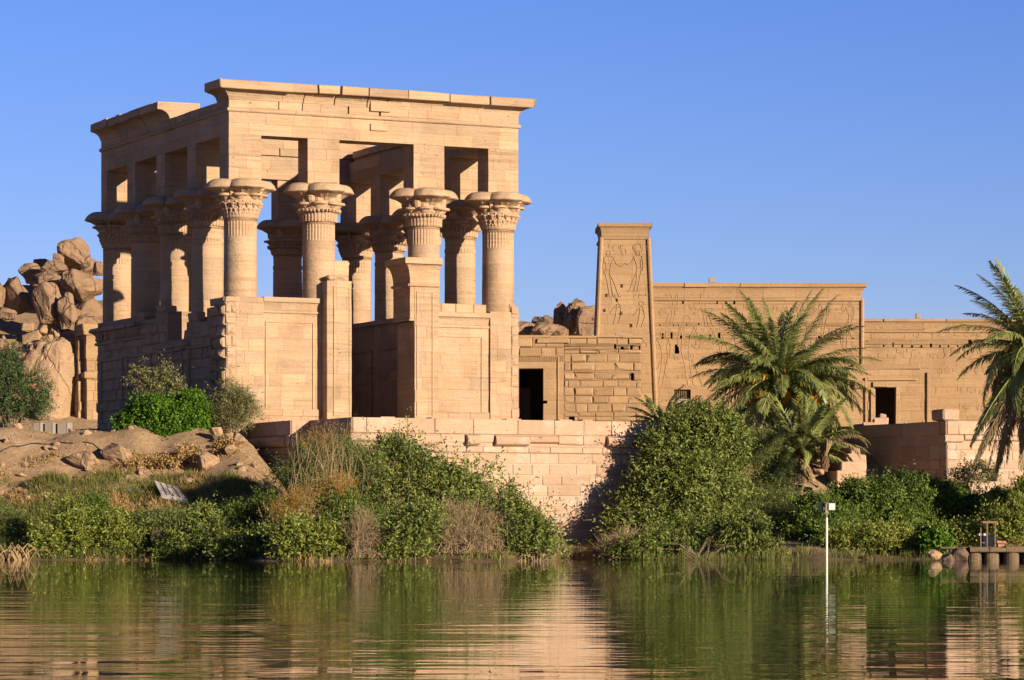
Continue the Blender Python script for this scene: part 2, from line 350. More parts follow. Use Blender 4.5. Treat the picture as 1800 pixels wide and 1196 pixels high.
# ------------------------------------------------------------------ the columned kiosk (local axes: x along the front, y to the back)
Z0 = 6.1; KX, KY, KR = (422.5-900)/F*150, 150.0, 26.0
cK, sK = math.cos(R(KR)), math.sin(R(KR))
def KL(t, s, z=0): return Vector((KX+cK*t-sK*s, KY+sK*t+cK*s, z))
def toK(x, y): dx, dy = x-KX, y-KY; return dx*cK+dy*sK, -dx*sK+dy*cK
kiosk = empty('columned_kiosk', (KX, KY, Z0), R(KR), 'roofless sandstone kiosk of tall columns with flared capitals on the quay', 'kiosk')
HC, HP, HL = 9.54, 11.33, 13.42      # capital foot, pier foot, lintel underside
XS = [0, 3.93, 9.35, 13.28]; YS = [4.32*k for k in range(5)]
def capital(kind, seed):
    r = random.Random(seed); mb = MB(); up = 1.79
    mb.lathe([(.72, 0), (.80, .02), (.84, .1), (.86, .35), (.90, .62), (.98, .85), (.92, 1.0), (.85, 1.2), (.95, 1.5), (1.0, 1.7), (.95, 1.79), (0, 1.79)], 48)
    for k in range(4):                                   # four big umbels on the axes
        a = k*math.pi/2; ca, sa = math.cos(a), math.sin(a)
        prof = [(.30, .72), (.36, .95), (.48, 1.13), (.68, 1.29), (.88, 1.37), (.93, 1.41), (.92, 1.47), (.87, 1.58), (.77, 1.70), (.62, 1.79), (0, 1.80)]
        offs = [.50, .56, .62, .72, .79, .80, .77, .77, .77, .77, .77]
        sc = r.uniform(.96, 1.03); bite = r.uniform(0, 6.28) if r.random() < .6 else None
        def mod(i, an, sc=sc, bite=bite):
            m = sc*(1+(.05*math.cos(an*14) if i < 4 else 0))
            if bite is not None and i >= 4 and abs((an-bite+math.pi) % (2*math.pi)-math.pi) < .26: m *= .82
            return m
        mb.lathe(prof, 42, mod=mod, off=lambda i, ca=ca, sa=sa: (offs[i]*ca, offs[i]*sa), tf=lambda i, k: .97 if i < 5 else 1.04)
    for k in range(4):                                   # stems and buds between them
        a = math.pi/4+k*math.pi/2; ca, sa = math.cos(a), math.sin(a)
        if kind == 0:
            pr = [(.10, .9), (.13, 1.05), (.08, 1.25), (.15, 1.32), (.15, 1.45), (.06, 1.5)]; of = [.98, .98, 1.02, 1.06, 1.06, 1.06]
        else:
            pr = [(.16, .75), (.24, .95), (.22, 1.15), (.12, 1.35), (.02, 1.55)]; of = [.82, .86, .92, .98, 1.05]
        mb.lathe(pr, 10, off=lambda i, ca=ca, sa=sa, of=of: (of[i]*ca, of[i]*sa))
    for k in range(8):                                   # eight lower umbels
        a = math.pi/8+k*math.pi/4; ca, sa = math.cos(a), math.sin(a)
        z = .82 if kind == 1 else (1.05 if kind == 0 else .7)
        ro = 1.0 if kind == 0 else .93
        pr = [(.10, z-.36), (.15, z-.2), (.24, z-.06), (.33, z-.02), (.345, z+.02), (.32, z+.08), (.2, z+.1), (0, z+.1)]; of = [ro-.18, ro-.15, ro-.10, ro-.03, ro-.03, ro-.03, ro-.03, ro-.03]
        mb.lathe(pr, 16, off=lambda i, ca=ca, sa=sa, of=of: (of[i]*ca, of[i]*sa))
        if kind == 1:                                    # domed bud over each
            mb.lathe([(.28, z+.1), (.26, z+.25), (.17, z+.36), (0, z+.40)], 12, off=lambda i, ca=ca, sa=sa: (.78*ca, .78*sa))
    if kind == 0:
        for tier, (z, n, rr, ro) in enumerate(((.68, 16, .17, .95), (.42, 24, .11, .88), (.24, 32, .08, .84))):
            for k in range(n):
                a = (k+.5*(tier % 2))*2*math.pi/n; ca, sa = math.cos(a), math.sin(a)
                mb.lathe([(.02, z-.2), (rr*.55, z-.08), (rr, z), (rr*.95, z+.035), (0, z+.04)], 8, off=lambda i, ca=ca, sa=sa, ro=ro: ((ro-.03)*ca, (ro-.03)*sa))
                mb.lathe([(rr*.35, z-.06), (rr*.5, z+.08), (rr*.25, z+.15), (0, z+.16)], 6, off=lambda i, ca=math.cos(a+math.pi/n), sa=math.sin(a+math.pi/n), ro=ro: ((ro-.02)*ca, (ro-.02)*sa))
    else:
        n = 32
        for k in range(n):                               # upright reeds with pointed heads
            a = k*2*math.pi/n; ca, sa = math.cos(a), math.sin(a); zz = .62 if kind == 1 else .5
            mb.lathe([(.045, .03), (.05, zz-.22), (.075, zz-.14), (.05, zz-.04), (0, zz)], 6, off=lambda i, ca=ca, sa=sa: ((.82+(.10 if i > 1 else 0)+.03*i)*ca, (.82+(.10 if i > 1 else 0)+.03*i)*sa))
    return mb.build('capital', 'kiosk', jit=.034)
def shaft(kind, seed):
    r = random.Random(seed); mb = MB(); z = 0.; prof = []; rb = .80; rings = []
    while z < HC-.85-.3:
        h = r.choice([.45, .52, .9, .62]); z1 = min(z+h, HC-.85); rr = rb-.04*z/HC
        if z1 > HC-1.2: z1 = HC-.85
        rings.append((z, z1)); z = z1
    for (a, b) in rings:
        rr = rb-.045*a/HC; seg = 40; off = r.randrange(seg); e = r.uniform(-.004, .004)
        tts = [r.uniform(.9, 1.07) for _ in range(4)]
        mb.lathe([(rr-.007, a), (rr+e, a+.006), (rr+e, b-.006), (rr-.007, b)], seg, tf=lambda i, k, off=off, tts=tts: tts[((k+off) % seg)//10])
    a = HC-.85; rr = .755; n = 128                        # reeded neck
    fl = (lambda i, an: 1+(.022*math.cos(an*32) if 1 <= i <= 2 else 0)) if kind < 2 else (lambda i, an: 1)
    mb.lathe([(rr, a), (rr-.01, a+.03), (rr-.01, HC-.1), (rr, HC-.06), (.74, HC+.05)], n, mod=fl)
    if kind == 2: mb.lathe([(rr, a+.1), (rr+.012, a+.12), (rr+.012, a+.28), (rr, a+.3)], n, mod=lambda i, an: 1+(.02*math.cos(an*30) if 1 <= i <= 2 else 0))
    for k in range(4):
        mb.lathe([(rr, HC-.10+.025*k-.01), (rr+.018, HC-.10+.025*k), (rr, HC-.10+.025*k+.01)], 40)
    return mb.build('column', 'kiosk', jit=.008)
caps = [capital(k, 5+k) for k in range(3)]; shafts = [shaft(k, 9+k) for k in range(3)]
def pier(seed):
    mb = MB(); dressed(mb, -.8, .8, -.6, .6, HP, HL-.004, .55, (.55, 1.1), 0.012, gap=.004, bev=.004, rough=.05, dmax=.04); return mb.build('pier', 'kiosk')
piers = [pier(0) for _ in range(3)]
used = set(); spots = []
for j, y in enumerate(YS):
    for i, x in enumerate(XS):
        if j in (0, 4) or i in (0, 3): spots.append((i, j, x, y))
kinds = {(0, 0): 0, (1, 0): 1, (2, 0): 1, (3, 0): 0, (0, 1): 2, (0, 2): 1, (0, 3): 2, (0, 4): 0, (3, 1): 2, (3, 2): 1, (3, 3): 2, (3, 4): 0, (1, 4): 1, (2, 4): 2}
for i, j, x, y in spots:
    k = kinds[i, j]
    def use(o, key, par):
        c = o if (key not in used) else o.copy()
        if key in used: col.objects.link(c)
        used.add(key); c.parent = par; return c
    sh = use(shafts[k], ('s', k), kiosk); sh.location = (x, y, 0)
    cp = use(caps[k], ('c', k), sh); cp.location = (0, 0, HC)
    pr = use(piers[(i+j) % 3], ('p', (i+j) % 3), kiosk); pr.location = (x, y if j < 4 else y-.15, 0)
    if j == 4: pr.scale = (1, .75, 1)
x0, x1, y0, y1 = -.8, 14.08, -.6, 17.58
kw = dict(course=.52, L=(1.1, 2.6), d=.012, gap=.004, bev=.004, rough=.05, dmax=.03)
def beam(a, b, c, d, sides):
    mb = MB(); dressed(mb, a, b, c, d, HL, 14.46, sides=sides, **kw); mb.build('architrave', 'kiosk', kiosk)
beam(x0, x1, y0, .6, 'fblr'); beam(x0, x1, 16.55, y1, 'fblr'); beam(x0, .8, .604, 16.546, 'lr'); beam(12.48, x1, .604, 16.546, 'lr')
# cornice: roll, frieze course, cavetto, top slab on each side
sides = dict(f=((x0, y0, 0), X, -Yv, 14.88), r=((x1, y0, 0), Yv, X, 18.18), b=((x0, y1, 0), X, Yv, 14.88), l=((x0, y0, 0), Yv, -X, 18.18))
def cornice(side, l0, l1, m0, m1, full=True, chip=0.):
    o, e, n, _ = sides[side]; mb = MB(); roll = [(.0, 14.46)]+[(.015+.10*math.sin(a), 14.56-.10*math.cos(a)) for a in [i*math.pi/6 for i in range(7)]]+[(.0, 14.67)]
    extrude(mb, o, e, n, l0, l1, roll, m0, m1, back=1.0 if side in 'fb' else 1.4, blk=(1.5, 3), jit=.006, gap=.006)
    extrude(mb, o, e, n, l0, l1, [(0, 14.67), (.015, 15.03)], m0, m1, back=1.16 if side in 'fb' else 1.56, blk=(.7, 1.8), jit=.012, chip=0, crack=.12)
    if full:
        extrude(mb, o, e, n, l0, l1, ([(.015, 15.034), (.03, 15.15), (.07, 15.27), (.14, 15.37), (.25, 15.46)] if side == 'f' else [(.015, 15.034), (.04, 15.12), (.10, 15.24), (.2, 15.34), (.36, 15.42), (.55, 15.46)]), m0, m1, back=1.16 if side in 'fb' else 1.56, blk=(.9, 1.7), jit=.015, chip=0, crack=.3 if side == 'f' else .1)
        extrude(mb, o, e, n, l0, l1, [(.59, 15.464), (.61, 15.50), (.61, 15.84), (.56, 15.87)], m0, m1, back=1.16 if side in 'fb' else 1.56, blk=(.5, 2.2), jit=.045, gap=.02, chip=chip*.5, crack=.25)
    mb.build('cornice', 'kiosk', kiosk, jit=.035)
cornice('f', 0, 14.88, 1, 1, True, .22)
# left side: short stub at the front corner, a gap, then the rear half
cornice('l', 0, 1.5, 1, 0); cornice('l', 1.5, 7.9, 0, 0, False); cornice('l', 7.9, 18.18, 0, 0)
cornice('b', 0, 14.88, 0, 1); cornice('r', 0, 11.0, 1, 0); cornice('r', 11.0, 18.18, 0, 1, False)
# lifted boss stones left undressed on the front
for q in ((6.3, 7.15, -.69, -.6, 13.95, 14.28, 1.03, .02), (6.28, 7.3, -.74, -.62, 14.86, 15.34, .98, .02)): mb = MB(); mb.box(*q); mb.build('boss_stone', 'kiosk', kiosk)
# ---- screen walls
def frame_panel(mb, xa, xb, za, zb, yf, t=.05, w_=.07):
    for a, b, c, d in ((xa, xa+w_, za, zb), (xb-w_, xb, za, zb), (xa+w_+.004, xb-w_-.004, zb-w_, zb)): mb.box(a, b, yf-t, yf, c, d, .98)
def screen(xa, xb, top, yf=-.72):
    mb = MB(); kk = dict(course=.55, L=(.6, 1.8), d=.012, gap=.004, bev=.004, rough=.04, dmax=.035)
    dressed(mb, xa, xb, yf, .6, .75, top-.75, sides='fb', **kk)
    dressed(mb, xa, xb, yf-.10, .68, 0, .75, sides='fb', course=.4, L=(.8, 1.7), d=.03, gap=.01)
    extrude(mb, (xa, yf, 0), X, -Yv, 0, xb-xa, [(.0, top-.75)]+[(.01+.07*math.sin(a), top-.67-.07*math.cos(a)) for a in [i*math.pi/5 for i in range(6)]]+[(0, top-.59)], back=1.3, blk=(2, 3), gap=.004, jit=.003)
    extrude(mb, (xa, yf, 0), X, -Yv, 0, xb-xa, cavetto(top-.586, top-.22, .13), back=1.3, blk=(.9, 1.6), gap=.006, jit=.004)
    extrude(mb, (xa, yf, 0), X, -Yv, 0, xb-xa, [(.17, top-.216), (.17, top)], back=1.3, blk=(.9, 1.6), gap=.006, jit=.008)
    frame_panel(mb, xa+.12, xb-.35, .78, top-1.1, yf)
    return mb
mb = screen(.83, 3.74, 5.93); mb.build('screen_wall', 'kiosk', kiosk)
mb = screen(9.56, 12.45, 5.5)
dressed(mb, 9.7, 12.4, -.55, .5, 5.504, 5.93, .4, (.6, 1.1), .03, rough=.4, dmax=.07, gap=.03); mb.build('screen_wall', 'kiosk', kiosk)
# corner pilasters with undressed bosses on the outer edge
def bosses(mb, x, e1, n, y, z0_, z1_, wd, d=.06, dm=.2, c=.5, rg=.75, top=None, tt=(.85, 1.05)):
    masonry(mb, (x, y, 0), e1, n, wd, z0_, z1_, c, (.5, 1.4), d, .05, .035, rough=rg, dmax=dm, top=top, tt=tt)
mb = MB(); mb.box(-.95, .83, -.86, .9, 0, 5.9, .85)
masonry(mb, (-.55, -.86, 0), X, -Yv, 1.37, 0, 5.9, .55, (.5, 1.0), .014, .005, .005)
bosses(mb, -1.08, X, -Yv, -.86, 0.6, 5.9, .53, .03, .12); mb.box(-1.06, -.56, -.82, .6, 0, 5.85, .85)
bosses(mb, -1.06, Yv, -X, -.84, .0, 5.9, 1.9, .05, .22); mb.build('corner_pilaster', 'kiosk', kiosk, jit=.02)
mb = MB(); mb.box(12.47, 13.95, -.83, .9, 0, 5.6, .85); masonry(mb, (12.46, -.83, 0), X, -Yv, 1.1, 0, 5.6, .55, (.5, 1.0), .014, .005, .005)
bosses(mb, 13.56, X, -Yv, -.83, 0, 5.9, .42, .03, .07); bosses(mb, 13.95, Yv, X, -.8, 0, 5.6, 1.7, .04, .12)
mb.box(13.45, 14.02, -.84, -.1, 5.3, 5.62, .95, .05, .03); mb.box(13.5, 13.86, -.8, -.2, 5.63, 6.0, 1.0, .06, .04); mb.build('corner_pilaster', 'kiosk', kiosk, jit=.02)
# left flank: rough, broken along its top
def ltop(y):
    if y < .6: return 5.9
    if y < 1.9: return 5.55
    if y < 3.0: return 4.95
    if y < 4.6: return 5.05
    if y < 7.3: return 4.3
    if y < 9.0: return 5.75
    if y < 10.6: return 5.5
    return 5.75
mb = MB(); bys = [.9, 1.9, 3.0, 4.6, 7.3, 9.0, 10.6, 17.7]
for a, b in zip(bys[:-1], bys[1:]): mb.box(-.93, .62, a, b, 0, ltop((a+b)/2)-.04, .85)
masonry(mb, (-.93, .9, 0), Yv, -X, 16.8, 0, 3.2, .56, (.6, 1.5), .05, .03, .025, rough=.3, dmax=.14, tt=(.85, 1.05))
bosses(mb, -.93, Yv, -X, .9, 3.2, 5.9, 16.8, .06, .2, .5, .45, top=lambda l: ltop(l+.9))
masonry(mb, (.62, .9, 0), Yv, X, 16.8, 0, 5.8, .56, (.6, 1.5), .03, .01, .01, top=lambda l: ltop(l+.9))
mb.build('flank_wall', 'kiosk', kiosk, jit=.035)
mb = MB()                                                # surviving cornice of the flank, a frieze of little upright rolls under it
o = (-.99, 0, 0)
extrude(mb, o, Yv, -X, 9.2, 17.75, [(0, 4.55)]+[(.02+.09*math.sin(a), 4.65-.09*math.cos(a)) for a in [i*math.pi/5 for i in range(6)]]+[(0, 4.74)], 0, 1, back=.3, blk=(.9, 1.6), jit=.02)
extrude(mb, o, Yv, -X, 9.2, 17.75, cavetto(4.75, 5.2, .3), 0, 1, back=.3, blk=(.8, 1.4), jit=.03, chip=.3)
extrude(mb, o, Yv, -X, 11.2, 17.75, [(.26, 5.2), (.34, 5.24), (.30, 5.42)], 0, 1, back=.6, blk=(.6, 1.3), jit=.04, chip=.3)
for k in range(19):
    y = 10.8+k*.36
    if rnd.random() < .85: mb.lathe([(.0, 4.78), (.07, 4.8), (.09, 5.05), (.11, 5.15), (0, 5.18)], 7, cx=-1.12, cy=y)
mb.box(-1.06, -.93, 4.2, 9.0, 3.9, 4.1, .9, .02, .02)
for a, b in ((.95, 4.1), (5.0, 8.4), (9.4, 12.9), (13.6, 17.0)):
    for p, q, c, d in ((a, a+.1, .8, 3.8), (b-.1, b, .8, 3.8), (a+.1, b-.1, 3.7, 3.8)): mb.box(-1.07, -.95, p, q, c, d, .95, .01)
mb.box(-1.08, -.7, 10.4, 11.1, 5.6, 5.86, 1.0, .04, .03); mb.box(-1.0, -.5, 3.2, 4.3, 5.0, 5.4, .95, .06, .05); mb.box(-1.0, -.4, 7.5, 8.7, 5.7, 6.05, .95, .06, .05)
mb.build('flank_cornice', 'kiosk', kiosk, jit=.03)
# right flank and rear wall
mb = MB(); mb.box(12.66, 13.9, .9, 17.7, 0, 5.2, .85); masonry(mb, (12.66, .9, 0), Yv, -X, 16.8, 0, 5.2, .56, (.6, 1.5), .03, .01, .01); masonry(mb, (13.9, .9, 0), Yv, X, 16.8, 0, 5.2, .56, (.6, 1.5), .05, .03, .03, rough=.3)
for a, b in ((.95, 4.4), (4.5, 8.82), (8.9, 13.24), (13.34, 16.6)):
    tp = 5.95
    extrude(mb, (12.62, 0, 0), Yv, -X, a, b, cavetto(5.2, tp-.24, .2), back=1.2, blk=(1, 2)); extrude(mb, (12.62, 0, 0), Yv, -X, a, b, [(.24, tp-.236), (.24, tp)], back=1.2, blk=(1, 2))
    for p, q, c, d in ((a+.3, a+.38, .8, 4.5), (b-.38, b-.3, .8, 4.5), (a+.38, b-.38, 4.42, 4.5)): mb.box(12.56, 12.63, p, q, c, d, .95)
mb.build('flank_wall', 'kiosk', kiosk)
for a, b in ((.85, 4.9), (8.4, 12.4)):
    mb = MB(); dressed(mb, a, b, 16.6, 17.6, 0, 5.2, .56, (.6, 1.5), .03, gap=.01)
    extrude(mb, (a, 16.6, 0), X, -Yv, 0, b-a, cavetto(5.2, 5.7, .2), back=1.1, blk=(1, 2)); extrude(mb, (a, 16.6, 0), X, -Yv, 0, b-a, [(.24, 5.704), (.24, 5.95)], back=1.1, blk=(1, 2)); mb.build('rear_wall', 'kiosk', kiosk)
# door jambs; the right one keeps its cavetto head
mb = MB(); kk = dict(gap=.004, bev=.005, rough=.05, dmax=.04)
dressed(mb, 8.25, 9.5, -1.38, .62, 0, 6.62, .6, (.6, 1.4), .012, **kk)
dressed(mb, 8.02, 8.28, -1.36, .6, 5.0, 6.62, .6, (.6, 1.4), .02, sides='fl', **kk); mb.box(7.98, 8.27, -1.37, .6, 5.0, 5.08, .95)
mb.tube([(7.96, -1.42, 6.68), (9.5, -1.42, 6.68)], .07, 8); mb.tube([(7.96, -1.44, 6.68), (7.96, .6, 6.68)], .07, 8)
for nn, o_, e_, l_, m in ((-Yv, (8.02, -1.38, 0), X, 1.48, (1, 0)), (-X, (8.02, -1.38, 0), Yv, 1.98, (1, 0))):
    extrude(mb, o_, e_, nn, 0, l_, cavetto(6.75, 7.66, .42, 8), *m, back=.9, blk=(1.2, 2), jit=.003, gap=.004); extrude(mb, o_, e_, nn, 0, l_, [(.44, 7.664), (.44, 7.95)], *m, back=.9, blk=(1.2, 2), jit=.004, gap=.004)
mb.box(8.4, 9.49, -1.3, .55, 6.6, 7.9, .95)
frame_panel(mb, 8.35, 9.22, .5, 6.4, -1.38, .04, .07); mb.build('door_jamb', 'kiosk', kiosk)
mb = MB(); dressed(mb, 3.78, 5.02, -1.38, -.4, 0, 6.75, .6, (.5, 1.2), .012, **kk)
dressed(mb, 3.78, 5.3, -.4, .62, 0, 7.75, .6, (.6, 1.4), .03, gap=.01, bev=.02, rough=.15, dmax=.08)
mb.box(3.86, 4.3, -1.32, -.5, 6.76, 7.0, .95, .07, .06); mb.box(3.95, 4.95, -1.0, -.4, 6.6, 6.95, .9, .08, .05)
mb.box(4.2, 5.36, -.36, .5, 7.55, 7.8, 1.0, .05, .05); frame_panel(mb, 4.1, 4.95, .5, 6.5, -1.38, .04, .06)
mb.build('door_jamb', 'kiosk', kiosk, jit=.02)
# ------------------------------------------------------------------ quays
def roll_stones(mb, o, e, n, l0, l1, z, h=.5, out=.3, chip=.5):
    x_ = l0
    while x_ < l1-.1:
        w_ = min(rnd.uniform(.6, 1.7), l1-x_); c = rnd.random() < chip; oo = out*(rnd.uniform(.12, .8) if c else rnd.uniform(.9, 1.05)); hh = h*(rnd.uniform(.55, .95) if c else 1)
        zz = z+h-hh; s_ = rnd.uniform(-.06, .06) if c else 0
        prof = [(0, zz+.01), (oo*.55, zz+.02), (oo*.9, zz+hh*.2), (oo, zz+hh*.5), (oo*.8, zz+hh*.85), (oo*.35, zz+hh-.01), (0, zz+hh-.01)]
        extrude(mb, o, e, n, x_, x_+w_, prof, back=.5, blk=(5, 6), jit=.02, gap=.03 if not c else .07, tt=(.9, 1.08)); x_ += w_
def quay_face(mb, o, e, n, wd, zt, hol=()):
    o = Vector(o); lo = zt-1.12
    mb.cm = 1; backing(mb, o, e, n, wd, -1.5, lo, .5, hol, .95); mb.cm = 0
    masonry(mb, o, e, n, wd, -1.5, lo, .47, (.75, 1.7), .035, .035, .02, holes=hol, tt=(.84, 1.12), rough=.08, dmax=.06)
quay = empty('quay_terrace', (KX, KY, 0), R(KR), 'tall pale block-built river quay carrying the columned kiosk', 'quay wall')
mb = MB(); quay_face(mb, (.75, -11.5, 0), X, -Yv, 19.1, 6.05); quay_face(mb, (.76, -11.5, 0), Yv, -X, 4.8, 6.05)
quay_face(mb, (-.15, -6.7, 0), X, -Yv, .86, 6.05); quay_face(mb, (-.15, -6.7, 0), Yv, -X, 5.1, 6.05); quay_face(mb, (-1.5, -1.6, 0), X, -Yv, 1.3, 6.05); quay_face(mb, (-1.5, -1.6, 0), Yv, -X, 22, 6.05)
mb.build('retaining_wall', ['quay', 'mortar'], quay)
mb = MB(); 
for o, e, n, l0, l1 in (((.75, -11.5, 0), X, -Yv, -.2, 19.1), ((.75, -11.5, 0), Yv, -X, .3, 4.8), ((-.15, -6.7, 0), X, -Yv, -.2, .7), ((-.15, -6.7, 0), Yv, -X, .3, 5.1)):
    roll_stones(mb, o, e, n, l0, l1, 4.94, .5, .3, .7 if e == X else .1)
mb.build('roll_moulding', 'quay', quay, jit=.05)
mb = MB()
for o, e, n, wd in (((.72, -11.53, 0), X, -Yv, 19.15), ((.72, -11.53, 0), Yv, -X, 4.85), ((-.18, -6.73, 0), X, -Yv, .86), ((-.18, -6.73, 0), Yv, -X, 5.13), ((-1.53, -1.63, 0), X, -Yv, 1.3), ((-1.53, -1.63, 0), Yv, -X, 22)):
    masonry(mb, o, e, n, wd, 5.45, 6.125, .66, (1.3, 2.6), .04, .02, .02, rough=.1, dmax=.07, tt=(.92, 1.08))
mb.box(.75, 19.85, -11.5, 24, 4.6, 6.11, .95); mb.box(-.15, .745, -6.7, 24, 4.6, 6.108, .95); mb.box(-1.5, -.155, -1.6, 24, 4.6, 6.106, .95)
for k in range(16):
    a = 1+k*1.2+rnd.uniform(-.2, .2)
    if rnd.random() < .4: mb.box(a, a+rnd.uniform(.5, 1.1), -11.45, -10.9, 6.11, 6.14+rnd.uniform(.02, .05), None, .01)
mb.build('paving_and_coping', 'quay', quay)
zt = 6.42
quay2 = empty('quay_terrace', (*KL(31.4, -11.5)[:2], 0), R(KR), 'block-built quay behind the right palm, with a small square drain hole', 'quay wall')
hol = [(2.25, 2.85, 3.55, 4.15)]
mb = MB(); quay_face(mb, (0, 0, 0), X, -Yv, 22, zt, hol); quay_face(mb, (.01, 0, 0), Yv, -X, 11, zt); mb.build('retaining_wall', ['quay', 'mortar'], quay2)
mb = MB(); mb.box(1.9, 3.2, .6, .8, 3.2, 4.5, .3); mb.build('drain_dark_back', 'dark', quay2)  # dark panel behind the opening, its colour standing in for shade
mb = MB(); roll_stones(mb, (0, 0, 0), X, -Yv, -.2, 22, zt-1.1, .45, .25, .5)
for o, e, n, wd in (((-.03, -.03, 0), X, -Yv, 22), ((-.03, -.03, 0), Yv, -X, 11)): masonry(mb, o, e, n, wd, zt-.65, zt, .66, (1.1, 2.3), .05, .02, .02, rough=.2, dmax=.1)
mb.box(0, 22, 0, 24, 4.6, zt-.02, .95); mb.box(-.15, .75, .05, 1.2, zt, zt+.55, .9, .08, .05); mb.build('paving_and_coping', 'quay', quay2, jit=.02)
# recess between the two quays: back wall and broken stones
quay3 = empty('river_stair_wall', (*KL(19.9, -1.5)[:2], 0), R(KR), 'low shaded block wall at the back of the recess between both quays', 'wall')
mb = MB(); quay_face(mb, (0, 0, 0), X, -Yv, 11.5, 6.9); masonry(mb, (0, -.02, 0), X, -Yv, 11.5, 5.78, 6.0, .3, (.7, 1.5), .05, .03, .03, rough=.3); mb.box(0, 11.4, 0, 20, 4.4, 5.98, .95)
mb.build('retaining_wall', ['quay', 'mortar'], quay3, jit=.02)
# ------------------------------------------------------------------ the temple behind (own axes, almost square to the view)
TR = 1.2; TO = W(1048, 0, 200); TO.z = 6.0
ct, st_ = math.cos(R(TR)), math.sin(R(TR))
def tx(px, s=0.):                        # local x of a photo column on the plane y = s
    k = (px-900)/F; return (k*(TO.y+ct*s)-TO.x+st_*s)/(ct-k*st_)
def tz(px, py, s=0.): x = tx(px, s); return CH+(YH-py)/F*(TO.y+st_*x+ct*s)-6.0
def troot(name, label, cat, s=0.): return empty(name, TO+Vector((0, 0, 0)), R(TR), label, cat)
def holes_row(px0, px1, n, py, w_, h, s, skip=.15, jit=3):
    o = []
    for k in range(n):
        if rnd.random() < skip: continue
        p = px0+(px1-px0)*k/(n-1)+rnd.uniform(-jit, jit); x = tx(p, s); z = tz(p, py+rnd.uniform(-1, 1), s)
        ww = w_*rnd.uniform(.45, .8); hh = h*rnd.uniform(.45, .95); o.append((x, x+ww, z, z+hh))
    return o
def shifted(H, x0): return [(a-x0, b-x0, c, d) for a, b, c, d in H]
def twall(mb, x0, x1, s, z1, holes, course=.62, L=(.9, 2.0), z0=0., lean=0., **kw):
    Hs = shifted(holes, x0)
    backing(mb, (x0, s, 0), X, -Yv, x1-x0, z0, z1, 1.2, Hs, .8)
    kw = dict(dict(d=.014, gap=.006, bev=.006, rough=.02, dmax=.05, tt=(.94, 1.05)), **kw)
    masonry(mb, (x0, s, 0), X, -Yv, x1-x0, z0, z1, course, L, holes=Hs, **kw)
def tcornice(mb, x0, x1, s, zr, zc, zt_, out=.5, m0=0, m1=0, chip=.15):
    extrude(mb, (x0, s, 0), X, -Yv, 0, x1-x0, [(.0, zr-.1)]+[(.03+.09*math.sin(a), zr-.09*math.cos(a)) for a in [i*math.pi/5 for i in range(6)]]+[(0, zr+.1)], m0, m1, back=1, blk=(2, 4), jit=.006, gap=.008)
    extrude(mb, (x0, s, 0), X, -Yv, 0, x1-x0, cavetto(zr+.104, zc, out, 6, .02), m0, m1, back=1.1, blk=(1.2, 2.2), jit=.012)
    extrude(mb, (x0, s, 0), X, -Yv, 0, x1-x0, [(out+.06, zc+.004), (out+.06, zt_)], m0, m1, back=1.1, blk=(1.2, 2.6), jit=.03, chip=chip)
def outline(mb, pts, x0, z0, sc, y, r=.035, flip=1):
    P = [(x0+flip*a*sc, y, z0+b*sc) for a, b in pts]; mb.tube(P, r, 4, 1.0)
figA = [[(0, 0), (.12, .02), (.28, .9), (.42, 1.55), (.40, 1.75), (.1, 1.7), (.12, 1.45), (.05, .8), (-.1, .05), (-.25, .02)], [(.12, 1.5), (-.15, .9), (-.45, .05), (-.6, .02)],
        [(.1, 1.75), (.02, 2.15), (-.15, 2.5), (.1, 2.62), (.35, 2.6), (.5, 2.5), (.36, 2.1), (.40, 1.78)], [(-.12, 2.48), (-.3, 2.1), (-.6, 1.95), (-.75, 2.05)], [(.46, 2.45), (.55, 2.0), (.5, 1.5)],
        [(.08, 2.64), (.04, 2.8), (.12, 2.95), (.28, 2.95), (.33, 2.8), (.28, 2.66)]]
def disk(cx, cz, r, n=14): return [(cx+r*math.cos(k*2*math.pi/n), cz+r*math.sin(k*2*math.pi/n)) for k in range(n+1)]
# ---- tall narrow pylon tower
tw = troot('pylon_tower', 'tall narrow stone tower with sloping sides and carved figures', 'tower')
xl0, xr0 = tx(1042), tx(1157); ztop = tz(1100, 418); zr = tz(1100, 418); zt_ = tz(1100, 391); zc = tz(1100, 398)
xlt, xrt = tx(1058), tx(1141)
fl = lambda z: xl0+(xlt-xl0)*z/ztop
fr = lambda z: xr0+(xrt-xr0)*z/ztop
mb = MB(); ln = .035
P = [(xl0, .02, 0), (xr0, .02, 0), (xrt, .02+ln*ztop, ztop), (xlt, .02+ln*ztop, ztop), (xl0, 6, 0), (xr0, 6, 0), (xrt, 6-ln*ztop, ztop), (xlt, 6-ln*ztop, ztop)]
mb.mesh(P, [(0, 1, 2, 3), (4, 5, 6, 7), (0, 1, 5, 4), (3, 2, 6, 7), (0, 3, 7, 4), (1, 2, 6, 5)], .85)
masonry(mb, (0, .02, 0), X, -Yv, 0, 0, ztop, .62, (.7, 1.7), .02, .006, .006, xl=fl, xr=fr, lean=ln, rough=.01, dmax=.05, tt=(.95, 1.05)); wall_mb = mb
rnd2 = random.Random(4)
for f_, sg in ((fl, -1), (fr, 1)):
    zz = 0.; mb = MB()
    while zz < ztop-.1:
        z2 = min(zz+rnd2.uniform(1, 2.2), ztop); mb.tube([(f_(zz+.01)+0*sg, ln*zz-.03, zz+.01), (f_(z2), ln*z2-.03, z2)], .13, 8, rnd2.uniform(.98, 1.12)); zz = z2
    mb.build('corner_roll', 'temple', tw)
mb = MB(); ss = ln*ztop+.02
